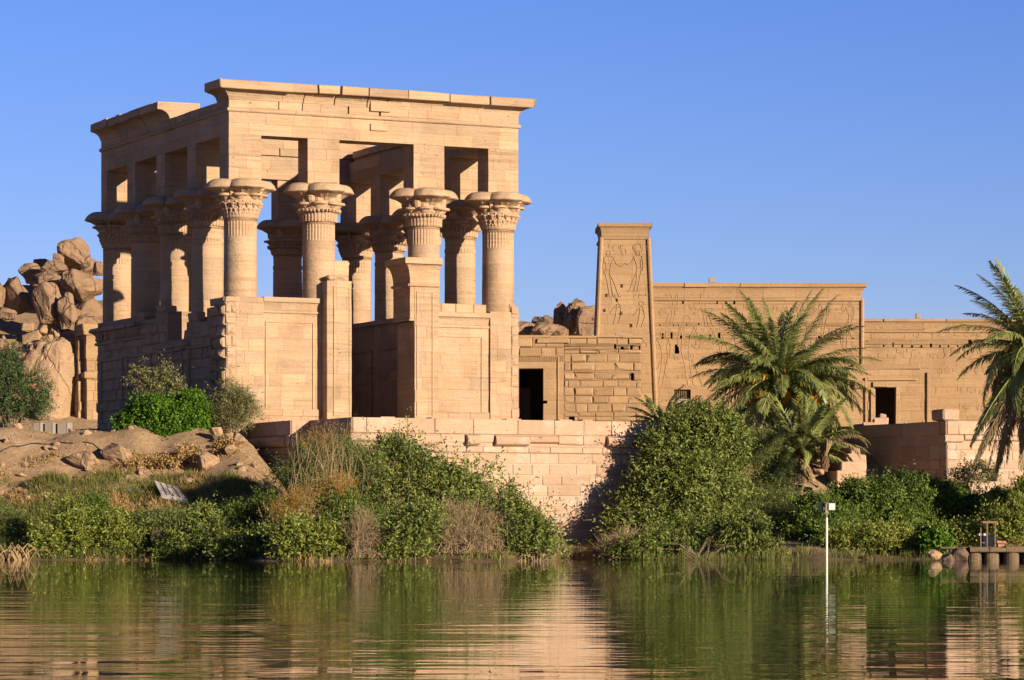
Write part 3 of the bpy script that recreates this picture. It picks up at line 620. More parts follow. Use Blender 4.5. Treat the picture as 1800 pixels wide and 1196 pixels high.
for k, (e, n, o, l) in enumerate(((X, -Yv, (xlt, ss, 0), xrt-xlt), (Yv, -X, (xlt, ss, 0), 4.5), (Yv, X, (xrt, ss, 0), 4.5))):
    ov = [.0, .3]
    extrude(mb, o, e, n, 0, l, [(0, zr-.1), (.1, zr-.05), (.1, zr+.05), (0, zr+.1)], 1, 1 if k == 0 else 0, back=1)
    extrude(mb, o, e, n, 0, l, cavetto(zr+.104, zc, .16), 1, 1 if k == 0 else 0, back=1, blk=(1, 1.8))
    extrude(mb, o, e, n, 0, l, [(.20, zc+.004), (.20, zt_)], 1, 1 if k == 0 else 0, back=1, blk=(1, 1.8))
mb.box(xlt+.1, xrt-.1, ss+.1, ss+4.4, zr, zt_-.05, .9); mb.build('cornice', 'temple', tw)
mb = wall_mb
zb = tz(1075, 522); y_ = lambda z: ln*z-.012
def relief(mb, fig, x0, z0, sc, flip=1, r=.032):
    for pl in fig: mb.tube([(x0+flip*a*sc, y_(z0+b*sc), z0+b*sc) for a, b in pl], r, 4, 1.0)
relief(mb, figA, tx(1076), zb, .98, -1); relief(mb, figA, tx(1118), tz(1118, 512), .86, 1); relief(mb, [disk(.1, 3.25, .33)], tx(1120), tz(1118, 515), .86)
relief(mb, [[(0, 0), (.3, .9), (.2, 1.6), (0, 1.9)], [(-.4, 0), (-.2, .8), (-.1, 1.8)], [(-.7, 1.0), (-.3, 1.6), (.2, 1.5)]], tx(1087), tz(1080, 570), .7)
relief(mb, [[(0, 0), (.3, .9), (.2, 1.6), (0, 1.9)], [(-.4, 0), (-.2, .8), (-.1, 1.8)], [(-.7, 1.0), (-.3, 1.6), (.2, 1.5)], disk(0, 2.1, .2)], tx(1128), tz(1128, 575), .7)
for k in range(70):
    px, py = rnd.uniform(1066, 1138), rnd.choice((438, 447, 604, 612, 521, 640, 655)); x = tx(px); z = tz(px, py)+rnd.uniform(-.1, .1); h = rnd.uniform(.08, .3); mb.box(x, x+rnd.uniform(.03, .2), y_(z)-.015, y_(z)+.03, z, z+h, 1)
mb.build('battered_wall', 'temple', tw)
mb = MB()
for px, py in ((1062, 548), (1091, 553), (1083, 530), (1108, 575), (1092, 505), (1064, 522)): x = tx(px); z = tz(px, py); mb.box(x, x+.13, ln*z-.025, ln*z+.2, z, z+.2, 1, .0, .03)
mb.build('dark_hole_block', 'dark', tw)  # dark blocks set on the wall, painted as the shade inside beam holes
sw0 = 1.9
# ---- high hall wall
sh_ = 1.5
hall = troot('temple_hall', 'long high sandstone temple wall, rows of beam holes, behind the main palm', 'temple')
x0, x1 = tx(1146, sh_), tx(1515, sh_); zt_ = tz(1300, 498, sh_); zc = tz(1300, 505, sh_); zr = tz(1300, 527, sh_)
H = [(tx(1185, sh_), tx(1214, sh_), tz(1200, 715, sh_), tz(1200, 685, sh_)), (tx(1424, sh_), tx(1454, sh_), 0, tz(1440, 655, sh_))]
H += holes_row(1162, 1262, 7, 596, .24, .42, sh_, .05, 1)+holes_row(1152, 1290, 10, 535, .2, .3, sh_, .3)+holes_row(1415, 1500, 5, 596, .2, .2, sh_, 0)+holes_row(1160, 1240, 8, 573, .1, .18, sh_, .2, 4)
H += [(tx(1186, sh_), tx(1194, sh_), tz(1190, 622, sh_), tz(1190, 606, sh_))]
mb = MB(); twall(mb, x0, x1, sh_, zr-.1, H, .6, (.8, 2.2), rough=.03); mb.box(x0, x1, sh_+3, sh_+12, 0, zr, .8); mb.box(x0, x1, sh_+1.2, sh_+3, zr-1, zr-.12, .8); mb.box(x0+.02, x0+.8, sh_+1.2, sh_+3.2, 0, zr-.2, .8); mb.box(x1-.8, x1-.02, sh_+1.2, sh_+3.2, 0, zr-.2, .8)
wall_mb = mb
mb = MB(); tcornice(mb, x0, x1, sh_, zr, zc, zt_, .22, 0, 1, .25); extrude(mb, (x1, sh_, 0), Yv, X, 0, 8, cavetto(zr+.1, zc, .22), 1, 0, back=.6); extrude(mb, (x1, sh_, 0), Yv, X, 0, 8, [(.28, zc+.004), (.28, zt_)], 1, 0, back=.6)
mb.build('cornice', 'temple', hall)
mb = MB(); zz = 0.
while zz < zr-.2: z2 = min(zz+rnd.uniform(.8, 1.8), zr); mb.tube([(x1+.02, sh_-.05, zz+.01), (x1+.02, sh_-.05, z2)], .12, 8, rnd.uniform(.95, 1.1)); zz = z2
mb.build('corner_roll', 'temple', hall)
mb = MB(); a, b, c, d = H[0]                              # slatted window
mb.box(a, b, sh_+.35, sh_+.45, c, d, .5)
for k in range(7): mb.box(a+.05+k*(b-a-.1)/7, a+.05+(k+.55)*(b-a-.1)/7, sh_+.22, sh_+.35, c+(d-c)*.45, d-.05, 1)
mb.build('window_slats', 'shutter', hall)
mb = MB(); mb.box(a, b, sh_+.12, sh_+.3, c+(d-c)*.36, c+(d-c)*.44, 1); mb.box(a+.1, b-.1, sh_+.2, sh_+.3, c, c+(d-c)*.36, .8); mb.build('window_sill', 'plaster', hall)
mb = MB(); mb.box(tx(1329, sh_), tx(1357, sh_), sh_-.05, sh_+.1, tz(1330, 702, sh_), tz(1330, 677, sh_), 1, .02); mb.build('plaster_patch', 'plaster', hall)
mb = wall_mb
for px, py, fg, sc, fl_ in ((1180, 570, figA, .8, 1), (1215, 680, figA, 1.5, -1), (1262, 730, figA, 2.1, 1), (1300, 740, figA, 2.1, -1), (1243, 575, figA, .8, -1), (1340, 740, figA, 2.0, 1), (1400, 590, figA, .8, 1), (1445, 590, figA, .8, 1), (1490, 640, figA, .8, -1), (1490, 590, figA, .7, 1), (1160, 680, figA, 1.2, 1)):
    xx, zz = tx(px, sh_), tz(px, py, sh_)
    for pl in fg: mb.tube([(xx+fl_*p*sc, sh_-.018, zz+q*sc) for p, q in pl], .03, 4, 1.0)
for k in range(420):
    px, py = rnd.uniform(1155, 1508), rnd.choice((512, 518, 545, 552, 583, 608, 632, 640, 665, 720)); xx, zz = tx(px, sh_), tz(px, py, sh_)+rnd.uniform(-.08, .08); mb.box(xx, xx+rnd.uniform(.03, .28), sh_-.035, sh_+.01, zz, zz+rnd.uniform(.06, .34), rnd.uniform(.85, 1))
mb.build('wall', 'temple', hall, jit=.01)
mb = MB()
for k in range(300):
    px, py = rnd.uniform(1522, 1800), rnd.choice((572, 577, 592, 622, 630, 655, 690, 720)); xx, zz = tx(px, sw0), tz(px, py, sw0)+rnd.uniform(-.08, .08)
    if 1470 < px < 1645 and py > 640: continue
    mb.box(xx, xx+rnd.uniform(.03, .28), sw0-.035, sw0+.01, zz, zz+rnd.uniform(.06, .36), rnd.uniform(.85, 1))
wing_marks = mb
# ---- lower right wing with a projecting doorway
sw = 1.9
wing = troot('temple_wing', 'lower right temple wing with a tall dark doorway in a projecting frame', 'temple')
x0, x1 = tx(1516, sw), tx(1900, sw); zt_ = tz(1650, 561, sw); zc = tz(1650, 566, sw); zr = tz(1650, 583, sw)
H = holes_row(1552, 1715, 11, 611, .2, .28, sw, .0, 1)+holes_row(1530, 1800, 5, 601, .12, .1, sw, .2, 9)+[(tx(1702, sw), tx(1708, sw), tz(1700, 580, sw)-.9, tz(1700, 578, sw)-.7)]
door = (tx(1537, .4), tx(1579, .4), 0, tz(1558, 681, .4))
mb = wing_marks; twall(mb, x0, x1, sw, zr-.1, H+[(door[0]-.1, door[1]+.1, 0, door[3]+.1)], .6, (.9, 2.4)); mb.box(x0, x1, sw+5, sw+12, 0, zr, .8); mb.box(x0, x1, sw+1.2, sw+5.1, zr-1, zr-.12, .8)
mb.box(x0+.02, x0+.6, sw+1.2, sw+5.1, 0, zr-.3, .8); mb.build('wall', 'temple', wing, jit=.01)
mb = MB(); tcornice(mb, x0, x1, sw, zr, zc, zt_, .15, 0, 0, .3); mb.build('cornice', 'temple', wing)
xa, xb = tx(1471, .4), tx(1640, .4); zt2 = tz(1550, 650, .4)
mb = MB(); tp = lambda l: zt2 if l < (xb-xa)*.93 else zt2-2.2
twall(mb, xa, xb, .4, zt2, [door, (xa, tx(1490, .4), tz(0, 700, .4), 9), (tx(1632, .4), xb, tz(0, 700, .4), 9)], .55, (.6, 1.7), rough=.12, dmax=.1)
mb.box(tx(1500, .4), tx(1618, .4), .45, 1.9, zt2, tz(1550, 640, .4), .9, .05, .04); mb.box(xa+1, xa+1.7, .1, .4, zt2-1.2, zt2-.7, .95, .06, .05)
for p0, p1, q0, q1 in ((1534, 1560, 672, 680), (1530, 1538, 685, 745), (1574, 1581, 681, 745), (1628, 1634, 655, 750), (1520, 1524, 665, 750), (1525, 1612, 664, 669)): mb.box(tx(p0, .4), tx(p1, .4), .24, .4, tz(p0, q1, .4), tz(p0, q0, .4), 1.05, .02, .03)
mb.build('door_frame', 'temple', wing, jit=.02)
# ---- low annex in front of the tower: portal and coarse block wall
sa = -3.0
ann = troot('annex_wall', 'low annex of coarse jointed blocks with a dark doorway beside the kiosk', 'annex')
xk, xm, xe = tx(840, sa), tx(991, sa), tx(1127, sa); za = tz(1050, 592, sa)
Dh = (tx(912, sa), tx(955, sa), 0, tz(930, 648, sa))
mb = MB(); twall(mb, xk, xm, sa-.08, tz(950, 628, sa), [Dh, (tx(954, sa), tx(962, sa), tz(0, 709, sa), tz(0, 704, sa))], 1.1, (1.5, 3.0), rough=0, d=.012, gap=.006, tt=(.98, 1.02))
for k in range(26): x = tx(911, sa)+k*.108; mb.box(x, x+.06, sa-.13, sa-.08, tz(950, 624, sa)-.42, tz(950, 624, sa)-.02, 1.0)
tcz = tz(950, 628, sa)
masonry(mb, (xk, sa-.1, 0), X, -Yv, xm-xk, tcz, za-.05, .55, (.8, 1.9), .05, .03, .03, rough=.35, dmax=.12); mb.box(xk, xm, sa-.06, sa+1.2, tcz, za-.05, .85)
mb.box(tx(944, sa), tx(1000, sa), sa-.28, sa+.4, za-.42, za-.1, 1.05, .03, .03); mb.box(tx(918, sa), tx(930, sa), sa-.2, sa+.4, za-.5, za-.1, 1.0, .03, .03)
mb.tube([(xm-.35, sa-.14, 0), (xm-.35, sa-.14, tcz)], .045, 6, 1.1)
mb.build('portal', 'temple', ann, jit=.012)
mb = MB(); Hb = holes_row(1078, 1122, 4, 615, .25, .32, sa, 0, 2)+[(tx(1000, sa), tx(1009, sa), tz(0, 743, sa), tz(0, 732, sa)), (tx(1109, sa), tx(1114, sa), tz(0, 668, sa), tz(0, 655, sa))]
twall(mb, xm, xe, sa, za-.1, Hb, .5, (.6, 1.5), d=.05, gap=.03, bev=.03, rough=.45, dmax=.14, tt=(.88, 1.08)); 
masonry(mb, (xe-.2, sa, 0), Yv, X, 3, 0, za-.1, .5, (.8, 1.5), .04)
mb.box(xm, xe, sa+1.2, sa+2.8, 0, za-.3, .8); mb.build('block_wall', 'temple', ann, jit=.03)
mb = MB(); extrude(mb, (xk, sa, 0), X, -Yv, 0, xe-xk+.1, [(.05, za-.1), (.16, za-.06), (.16, za+.06)], back=1.3, blk=(1.5, 3), jit=.03, chip=.3); mb.build('coping', 'temple', ann)
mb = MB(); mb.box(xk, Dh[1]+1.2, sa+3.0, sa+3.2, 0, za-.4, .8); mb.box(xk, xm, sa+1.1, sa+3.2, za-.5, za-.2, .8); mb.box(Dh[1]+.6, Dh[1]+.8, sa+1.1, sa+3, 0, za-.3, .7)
mb.box(Dh[0]-.5, Dh[0]-.3, sa+1.1, sa+3, 0, za-.3, .7); mb.box(Dh[0]+.1, Dh[0]+.75, sa+1.6, sa+1.8, 0, Dh[3]*.78, 1.6); mb.build('inner_room', 'dark', ann)  # room walls painted near black, shade put into their colour
mb = MB(); mb.box(tx(1455, -.2), tx(1470, -.2), -.4, .3, 0, 4.6, .9, .05, .05); mb.build('broken_pillar', 'temple', wing, jit=.05)
# small pale boxes along the roof line
def lamp_box(px, py0, py1, hw, s, zb_, label, par=None):
    r_ = empty('roof_box', TO+Vector((ct*tx(px, s)-st_*(s+.3), st_*tx(px, s)+ct*(s+.3), zb_)), R(TR), label, 'box', None)
    h = (py1-py0)/27.; mb = MB(); mb.box(-hw, hw, -.15, .15, .05, h, 1.0, .015); mb.build('casing', 'plaster', r_)
    mb = MB(); mb.box(-hw*.7, hw*.7, -.12, .12, 0, .06, .8); mb.build('foot', 'concrete', r_)
lamp_box(1252, 488, 498, .18, sh_, tz(1252, 498, sh_), 'small pale box standing on the high temple wall')
lamp_box(1615, 552, 562, .14, sw, tz(1615, 561, sw), 'small pale box standing on the lower right wing')
lamp_box(1088, 585, 590, .22, sa, za+.06, 'flat pale box on the annex coping before the tower')
# far back wall between the kiosk and temple, low garden wall stones
gate = empty('gateway_ruin', W(157, 935, 196)+Vector((0, 0, 4.85)), R(24), 'narrow ruined gateway pier left of the kiosk, in front of the boulders', 'ruin')
mb = MB(); zg = (YH-745)/F*196+CH-6; ht = CH+(YH-584)/F*196-6
dressed(mb, -.25, .75, -.3, 1.6, 0, ht, .62, (.5, 1.2), .03, rough=.15, dmax=.08); dressed(mb, -.6, -.24, .3, 2.2, 0, ht-.5, .62, (.5, 1.2), .05, rough=.3); mb.box(-.45, 1.0, -.42, 1.6, ht-2.8, ht-2.45, 1, .04, .02)
mb.build('pier', 'temple', gate, jit=.03)
mb = MB(); extrude(mb, (-.3, -.33, 0), X, -Yv, 0, 1.3, cavetto(ht-1.6, ht-.2, .12), back=1, blk=(2, 3)); mb.box(-.5, .9, -.4, 1.5, ht-.2, ht+.45, 1, .05, .05); mb.build('capstone', 'temple', gate, jit=.03)
# ------------------------------------------------------------------ terrain, water, rocks
def interp(x, P):
    if x <= P[0][0]: return P[0][1]
    for (a, b), (c, d) in zip(P, P[1:]):
        if x <= c: return b+(d-b)*(x-a)/(c-a)
    return P[-1][1]
def sm(a, b, x): t = min(1, max(0, (x-a)/(b-a))); return t*t*(3-2*t)
SHORE = [((px-900)*130/F, y) for px, y in ((-400, 132), (0, 131), (300, 131), (420, 128), (560, 124), (900, 124), (985, 129), (1005, 140), (1058, 139), (1085, 134), (1200, 131), (1400, 131), (1650, 132), (2300, 132))]
BANK = [(-8, -2), (0, 0), (3, .8), (7, 2.6), (11, 4.2), (14.5, 5.55), (16, 5.75), (40, 5.95), (300, 6)]
LOW = [(-8, -2), (0, 0), (4, .5), (12, 1.1), (300, 1.2)]
def zt_(x, y):
    d = y-interp(x, SHORE)+1.3*noise.noise(Vector((x*.35, 5, 1)))+.6*noise.noise(Vector((x*1.1, 2, 1))); t, s = toK(x, y)
    left = interp(d, BANK); low = interp(d, LOW)
    px = 900+x/y*F
    k = sm(385, 590, px)                              # 0 on the open bank, 1 in front of the quay
    z = left*(1-k)+low*k
    if px > 430:
        ins = sm(0, 3, s+(10 if t > .5 else 5)); z = max(z, z*(1-ins)+5.7*ins) if 0 < t < 19 or t > 32.5 else z
        if t >= 19: 
            g = sm(-16, -1.2, s)*5.8
            z = max(z, g) if (t < 32.5) else z
        if s > .5 and t > 19: z = 5.6 if s < 3 else 5.8
    z += noise.noise(Vector((x*.25, y*.25, 0)))*.28*min(1, max(0, d/4))+noise.noise(Vector((x*.9, y*.9, 3)))*.10*min(1, max(.1, d/4))
    if t < -1: z += .35*sm(135, 140, y)*(1-sm(146, 150, y))*noise.noise(Vector((x*.55, y*.5, 7)))*1.3
    if y > 175: z += max(0, interp(y, ((190, 0), (199, 3), (203, 7), (206, 8.3), (210, 9.6), (216, 10.6), (232, 10), (280, 2), (320, 0)))*(1-sm(-25, -19, x)))
    if y > 230: z += interp(y, ((238, 0), (260, 10.2), (290, 10), (340, 2)))*sm(-5, 0, x)*(1-sm(8, 16, x))
    return z
xs = np.concatenate([[-1500, -600, -250, -120, -70], np.arange(-44, 44, .45), [60, 100, 250, 600, 1500]])
ys = np.concatenate([[119, 122], np.arange(123, 166, .45), np.arange(166, 300, 2.5), [310, 330, 360, 450, 700, 1500, 3000]])
V = [(x, y, zt_(x, y) if abs(x) < 300 and y < 460 else 5.0) for y in ys for x in xs]; nx = len(xs)
Fq = [(j*nx+i, j*nx+i+1, (j+1)*nx+i+1, (j+1)*nx+i) for j in range(len(ys)-1) for i in range(nx-1)]
me = bpy.data.meshes.new('ground'); me.from_pydata(V, [], Fq); me.polygons.foreach_set('use_smooth', [True]*len(Fq)); me.materials.append(M['ground'])
g = bpy.data.objects.new('ground', me); col.objects.link(g); g['kind'] = 'structure'; g['label'] = 'sandy sloping river bank'
mb = MB(); mb.q([(-3000, -60, 0), (3000, -60, 0), (3000, 172, 0), (-3000, 172, 0)]); o = mb.build('water', 'water'); o['kind'] = 'structure'; o['label'] = 'calm green river with long ripples'

def rockmesh(seed, sub=4, planes=13, sharp=.07, bump_=.035, lo=.6):
    import bmesh
    r = random.Random(seed); bm = bmesh.new(); n = planes+7
    rq = Matrix.Rotation(r.uniform(-.4, .4), 3, 'Y') @ Matrix.Rotation(r.uniform(-.4, .4), 3, 'X')
    for _ in range(n):                                    # hull of points on a rounded block: flat faces, blunt edges
        v = Vector((r.gauss(0, 1), r.gauss(0, 1), r.gauss(0, 1))).normalized(); v = v/(abs(v.x)**3.5+abs(v.y)**3.5+abs(v.z)**3.5)**(1/3.5)*r.uniform(.86, 1.0); bm.verts.new(rq @ v)
    h = bmesh.ops.convex_hull(bm, input=bm.verts); bmesh.ops.delete(bm, geom=[v for v in bm.verts if not v.link_faces], context='VERTS')
    bmesh.ops.triangulate(bm, faces=bm.faces)
    bmesh.ops.bevel(bm, geom=bm.edges[:], offset=.07, segments=1, affect='EDGES', clamp_overlap=True)
    bmesh.ops.triangulate(bm, faces=bm.faces)
    for k in range(max(1, sub-2)): bmesh.ops.subdivide_edges(bm, edges=[e_ for e_ in bm.edges if e_.calc_length() > .09], cuts=1, use_grid_fill=True); bmesh.ops.triangulate(bm, faces=bm.faces)
    bm.normal_update(); off = Vector((r.uniform(0, 99),)*3)
    for v in bm.verts:
        d = v.co.copy(); v.co = d+v.normal*(noise.noise(d*1.6+off)*.10+noise.noise(d*4+off)*.05+noise.noise(d*10+off)*.022-max(0, .06-abs(noise.noise(d*1.3+off*1.3)))*1.2)*(bump_/.035)
    vs_ = [v.co.copy() for v in bm.verts]; fs = [tuple(v.index for v in f.verts) for f in bm.faces]; bm.verts.index_update()
    fs = [tuple(v.index for v in f.verts) for f in bm.faces]; bm.free(); return vs_, fs
def boulder(px0, py0, px1, py1, Y, label, seed, mat='granite', group='boulders of the left hill', depth=1., sub=4, rot=None, name='boulder', cat='boulder', **kw):
    a = W(px0, py0, Y); b = W(px1, py1, Y); c = (a+b)/2; sx = abs(b.x-a.x)/2; sz = abs(a.z-b.z)/2
    vs_, fs = rockmesh(seed, sub, **kw); lo = Vector((min(v.x for v in vs_), min(v.y for v in vs_), min(v.z for v in vs_))); hi = Vector((max(v.x for v in vs_), max(v.y for v in vs_), max(v.z for v in vs_)))
    mb = MB(); mb.mesh([((v.x-(lo.x+hi.x)/2)/((hi.x-lo.x)/2)*sx, v.y*sx*depth, (v.z-lo.z)/(hi.z-lo.z)*2*sz) for v in vs_], fs, 1.0)
    o = mb.build(name, mat); o.location = (c.x, Y, b.z); return tag(o, label, cat, group)
for i, (x0, y0, x1, y1, Y, lab, kw) in enumerate((
    (99, 417, 160, 482, 215, 'big upright boulder balanced on the hilltop, highest of all', dict(lo=.85)),
    (93, 445, 113, 466, 214, 'small pointed boulder leaning left of the balanced one', {}),
    (70, 458, 121, 484, 212, 'flat weathered boulder just under the small pointed one', {}),
    (33, 462, 74, 494, 214, 'dark jagged boulder at the upper left skyline', {}),
    (58, 455, 94, 480, 217, 'rough boulder on the skyline between jagged and flat ones', {}),
    (60, 476, 106, 508, 209, 'oval boulder lying on the two large ones', dict(lo=.85)),
    (106, 474, 186, 530, 207, 'wide squared boulder below the balanced one', dict(lo=.82)),
    (3, 487, 66, 556, 205, 'huge rounded boulder at the far left with a shadow across it', dict(lo=.88)),
    (55, 496, 112, 572, 203, 'huge split boulder right of the rounded far left one', dict(lo=.82)),
    (100, 514, 136, 578, 202, 'tall leaning slab boulder right of the split one', dict(lo=.8)),
    (-30, 486, 8, 550, 204, 'boulder cut off by the left picture edge', {}),
    (163, 460, 190, 486, 213, 'small dark boulder peeking out beside the kiosk column', {}),
    (128, 552, 182, 610, 203, 'crumbly boulder just above the gateway pier', {}),
    (-6, 540, 30, 566, 202, 'low boulder under the far left rounded one', {}))):
    boulder(x0, y0, x1, y1, Y, lab, 40+i, **kw)
for i, (x0, y0, x1, y1, Y, lab) in enumerate(((20, 500, 100, 580, 211, 'shaded boulder filling the gap behind the two huge left ones'), (84, 500, 150, 560, 210, 'shaded boulder wedged under the wide squared one'), (48, 470, 110, 540, 216, 'broad boulder behind the oval one'),
    (120, 520, 190, 600, 209, 'rugged boulder between the squared one and the kiosk wall'), (-20, 500, 60, 560, 213, 'broad boulder behind the far left rounded one'), (96, 455, 175, 510, 219, 'broad boulder that the balanced one rests upon'), (40, 478, 80, 500, 214, 'low boulder under the jagged skyline one'), (104, 540, 150, 600, 206, 'narrow crumbly boulder below the leaning slab'))):
    boulder(x0, y0, x1, y1, Y, lab, 300+i, lo=.8)
for i, (x0, y0, x1, y1, an, lab) in enumerate(((42, 580, 76, 606, -8, 'broad angular slab in the broken stone pile on the hill'), (70, 567, 90, 590, 30, 'tilted square block in the broken stone pile'), (88, 576, 103, 596, -60, 'thin standing slab at the right of the stone pile'),
    (38, 568, 60, 583, 5, 'brownish block at the upper left of the stone pile'), (47, 603, 68, 613, 14, 'wedge shaped block below the stone pile'), (72, 590, 92, 603, -20, 'small block at the foot of the stone pile'))):
    Y = 203.5-i*.3; p = W((x0+x1)/2, (y0+y1)/2, Y); hx = (x1-x0)/2/F*Y; hz = (y1-y0)/2/F*Y; mb = MB(); mb.box(-hx, hx, -hx*.8, hx*.8, -hz*.9, hz*.9, 1.1, .06, hz*.22)
    o = mb.build('broken_slab', 'sandrock'); o.location = p; o.rotation_euler = (R(8), R(an*.5), R(an)); tag(o, lab, 'stone slab', 'broken stone pile on the left hill')
boulder(40, 592, 146, 775, 197, 'tall smooth sunlit rock face left of the gateway pier', 90, 'sandrock', None, .8, 5, lo=.82, name='rock_outcrop', cat='rock')
boulder(-20, 590, 70, 785, 199, 'broad rock face behind the oleander bush', 91, 'sandrock', None, .8, 5, lo=.84, name='rock_outcrop', cat='rock')
boulder(110, 590, 190, 760, 200, 'rock face partly hidden behind the gateway pier', 92, 'sandrock', None, .5, 5, lo=.84, name='rock_outcrop', cat='rock')
for i, (x0, y0, x1, y1, m, lab) in enumerate(((972, 530, 1004, 596, 'granite', 'tall blocky boulder at the left of the far group'), (990, 524, 1030, 596, 'granite', 'tallest far boulder, in the middle of the far group'), (1012, 536, 1056, 596, 'granite', 'slanting far boulder touching the tower edge'),
    (1016, 556, 1050, 592, 'darkrock', 'lower dark far boulder beside the tower'), (902, 563, 942, 600, 'granite', 'rugged far boulder next to the right kiosk corner'), (930, 566, 984, 600, 'granite', 'broad flat boulder in the middle left of the far group'), (930, 556, 956, 586, 'darkrock', 'small far boulder perched behind two wider ones'),
    (952, 554, 974, 582, 'darkrock', 'small near black boulder on the far skyline'), (960, 570, 1000, 600, 'granite', 'low far boulder left of the tallest one'), (984, 574, 1034, 600, 'darkrock', 'low wide boulder at the foot of the tallest far one'), (896, 575, 926, 600, 'granite', 'lowest far boulder just over the annex coping'))):
    boulder(x0, y0, x1, y1, 262-(i % 3)*1.5, lab, 120+i, m, 'far boulders between the kiosk and the tower', sub=4, bump_=.05)
def on_bank(px, Y, dz=0): x = (px-900)/F*Y; return Vector((x, Y, zt_(x, Y)+dz))
def yfor(px, py, y0=130, y1=150):                     # depth where a photo pixel meets the bank
    Y = y0
    while Y < y1:
        x = (px-900)/F*Y
        if zt_(x, Y) >= CH+(YH-py)/F*Y: return Y
        Y += .1
    return y1
for i, (x0, y0, x1, y1, lab) in enumerate(((343, 793, 386, 829, 'large pink lit boulder below the vivid green bush'), (175, 778, 238, 815, 'pale flat rock ledge left of the vivid green bush'), (115, 792, 178, 826, 'crumbling pale rock patch in the middle of the bank'),
    (178, 831, 196, 842, 'small round stone at the top of the bank grass'), (274, 834, 286, 846, 'little upright stone above the wooden hatch'), (290, 816, 304, 828, 'little pale stone left of the large pink boulder'), (70, 783, 92, 797, 'small stone at the upper left of the bank'), (236, 862, 262, 878, 'low brown stone beside the wooden hatch'),
    (265, 930, 292, 975, 'reddish boulder at the water edge among shrubs'))):
    Y = yfor((x0+x1)/2, y1-3); boulder(x0, y0, x1, y1+2, Y+.2, lab, 160+i, 'sandrock', 'stones on the left bank', sub=4, planes=12, lo=.68, name='bank_stone', cat='stone')
for i, (px, py, w_) in enumerate(((395, 740, 30), (420, 772, 26), (405, 790, 20), (380, 760, 24), (402, 765, 16))):
    boulder(px-w_/2, py-w_*.4, px+w_/2, py+w_*.4, yfor(px, py+8)-.3, ('rough brown stone by the quay foot near the olive bush', 'brown stone under the corner of the quay coping', 'lower brown stone under the quay corner', 'brown stone beside the vivid green bush', 'small brown stone wedged behind two others at the quay foot')[i], 190+i, 'sandrock', 'stones at the quay foot', sub=3, planes=10, lo=.65, name='bank_stone', cat='stone')
# three pale blocks at the edge of the plateau
for px0, px1, lab in ((61, 77, 'leftmost pale square block on the bank edge'), (81, 99, 'middle pale square block on the bank edge'), (103, 125, 'rightmost pale square block on the bank edge')):
    Y = 147.5; r_ = empty('concrete_block', W((px0+px1)/2, 760, Y), R(-16), lab, 'block', 'pale blocks on the bank edge'); hw = (px1-px0)/2/F*Y
    mb = MB(); mb.box(-hw*.95, hw*.6, -.25, .25, -.3, .42, 1.0, .02); mb.build('body', 'plaster', r_); mb = MB(); mb.box(hw*.62, hw*.95, -.26, .25, -.3, .43, 1.15, .015); mb.build('end_slab', 'plaster', r_)
# white wooden hatch lying on the grass
Y = yfor(300, 878)-.4; r_ = empty('wooden_hatch', W(300, 880, Y), 0, 'white weathered wooden hatch with slots lying tilted on the bank', 'hatch')
A_, B_, C_, D_ = [W(px, py, yy)-r_.location for px, py, yy in ((271, 847, Y+.75), (312, 859, Y+.6), (330, 882, Y-.4), (284, 873, Y-.3))]
def hatch_pt(u, v, h=0): return A_*(1-u)*(1-v)+B_*u*(1-v)+C_*u*v+D_*(1-u)*v+Vector((0, -.3, .9)).normalized()*h
def hatch_box(mb, u0, u1, v0, v1, h0, h1): 
    P = [hatch_pt(u, v, h) for h in (h0, h1) for v in (v0, v1) for u in (u0, u1)]; mb.mesh(P, [(0, 1, 3, 2), (4, 6, 7, 5), (0, 4, 5, 1), (2, 3, 7, 6), (0, 2, 6, 4), (1, 5, 7, 3)], tint())
for k in range(4): mb = MB(); hatch_box(mb, .26*k, .26*k+.2, 0, .97, 0, .06); mb.build('plank', 'wood', r_)
for v in (.02, .88): mb = MB(); hatch_box(mb, -.02, 1.02, v, v+.12, -.05, -.004); mb.build('batten', 'white', r_)
mb = MB(); hatch_box(mb, -.02, 1.0, .97, 1.03, -.06, .09); mb.build('edge_board', 'white', r_); mb = MB(); hatch_box(mb, .44, .56, .4, .75, .065, .10); mb.build('handle', 'white', r_)
# crumpled plastic sheet
mb = MB(); n = 9; Y = yfor(235, 862); c = W(235, 865, Y-.2)
G = [(c.x+(i/n-.5)*.85, c.y+(j/4-.5)*.5, c.z+.05+.10*noise.noise(Vector((i*.7, j*.9, 2)))+.10*math.sin(j/4*math.pi)) for j in range(5) for i in range(n+1)]
mb.mesh(G, [(j*(n+1)+i, j*(n+1)+i+1, (j+1)*(n+1)+i+1, (j+1)*(n+1)+i) for j in range(4) for i in range(n)], 1); o = mb.build('plastic_sheet', 'plastic', smooth=True); tag(o, 'crumpled pale blue plastic sheet left of the wooden hatch', 'plastic sheet')
# hoses
for lab, pts in (('black hose running along the upper left bank', ((0, 796), (20, 788), (60, 782), (95, 781), (128, 783))), ('black hose curling down past the pale rock ledge', ((146, 781), (164, 783), (178, 794), (200, 801), (240, 807))), ('black hose lying above the bank grass', ((60, 840), (90, 841), (124, 845)))):
    P = [on_bank(px, yfor(px, py), .05) for px, py in pts]; Q = []
    for a, b in zip(P, P[1:]):
        for k in range(5): p = a.lerp(b, k/5); p.z = max(zt_(p.x, p.y)+.03, p.z-.1); Q.append(p)
    mb = MB(); mb.tube(Q+[P[-1]], .028, 5); tag(mb.build('hose', 'hose'), lab, 'hose')
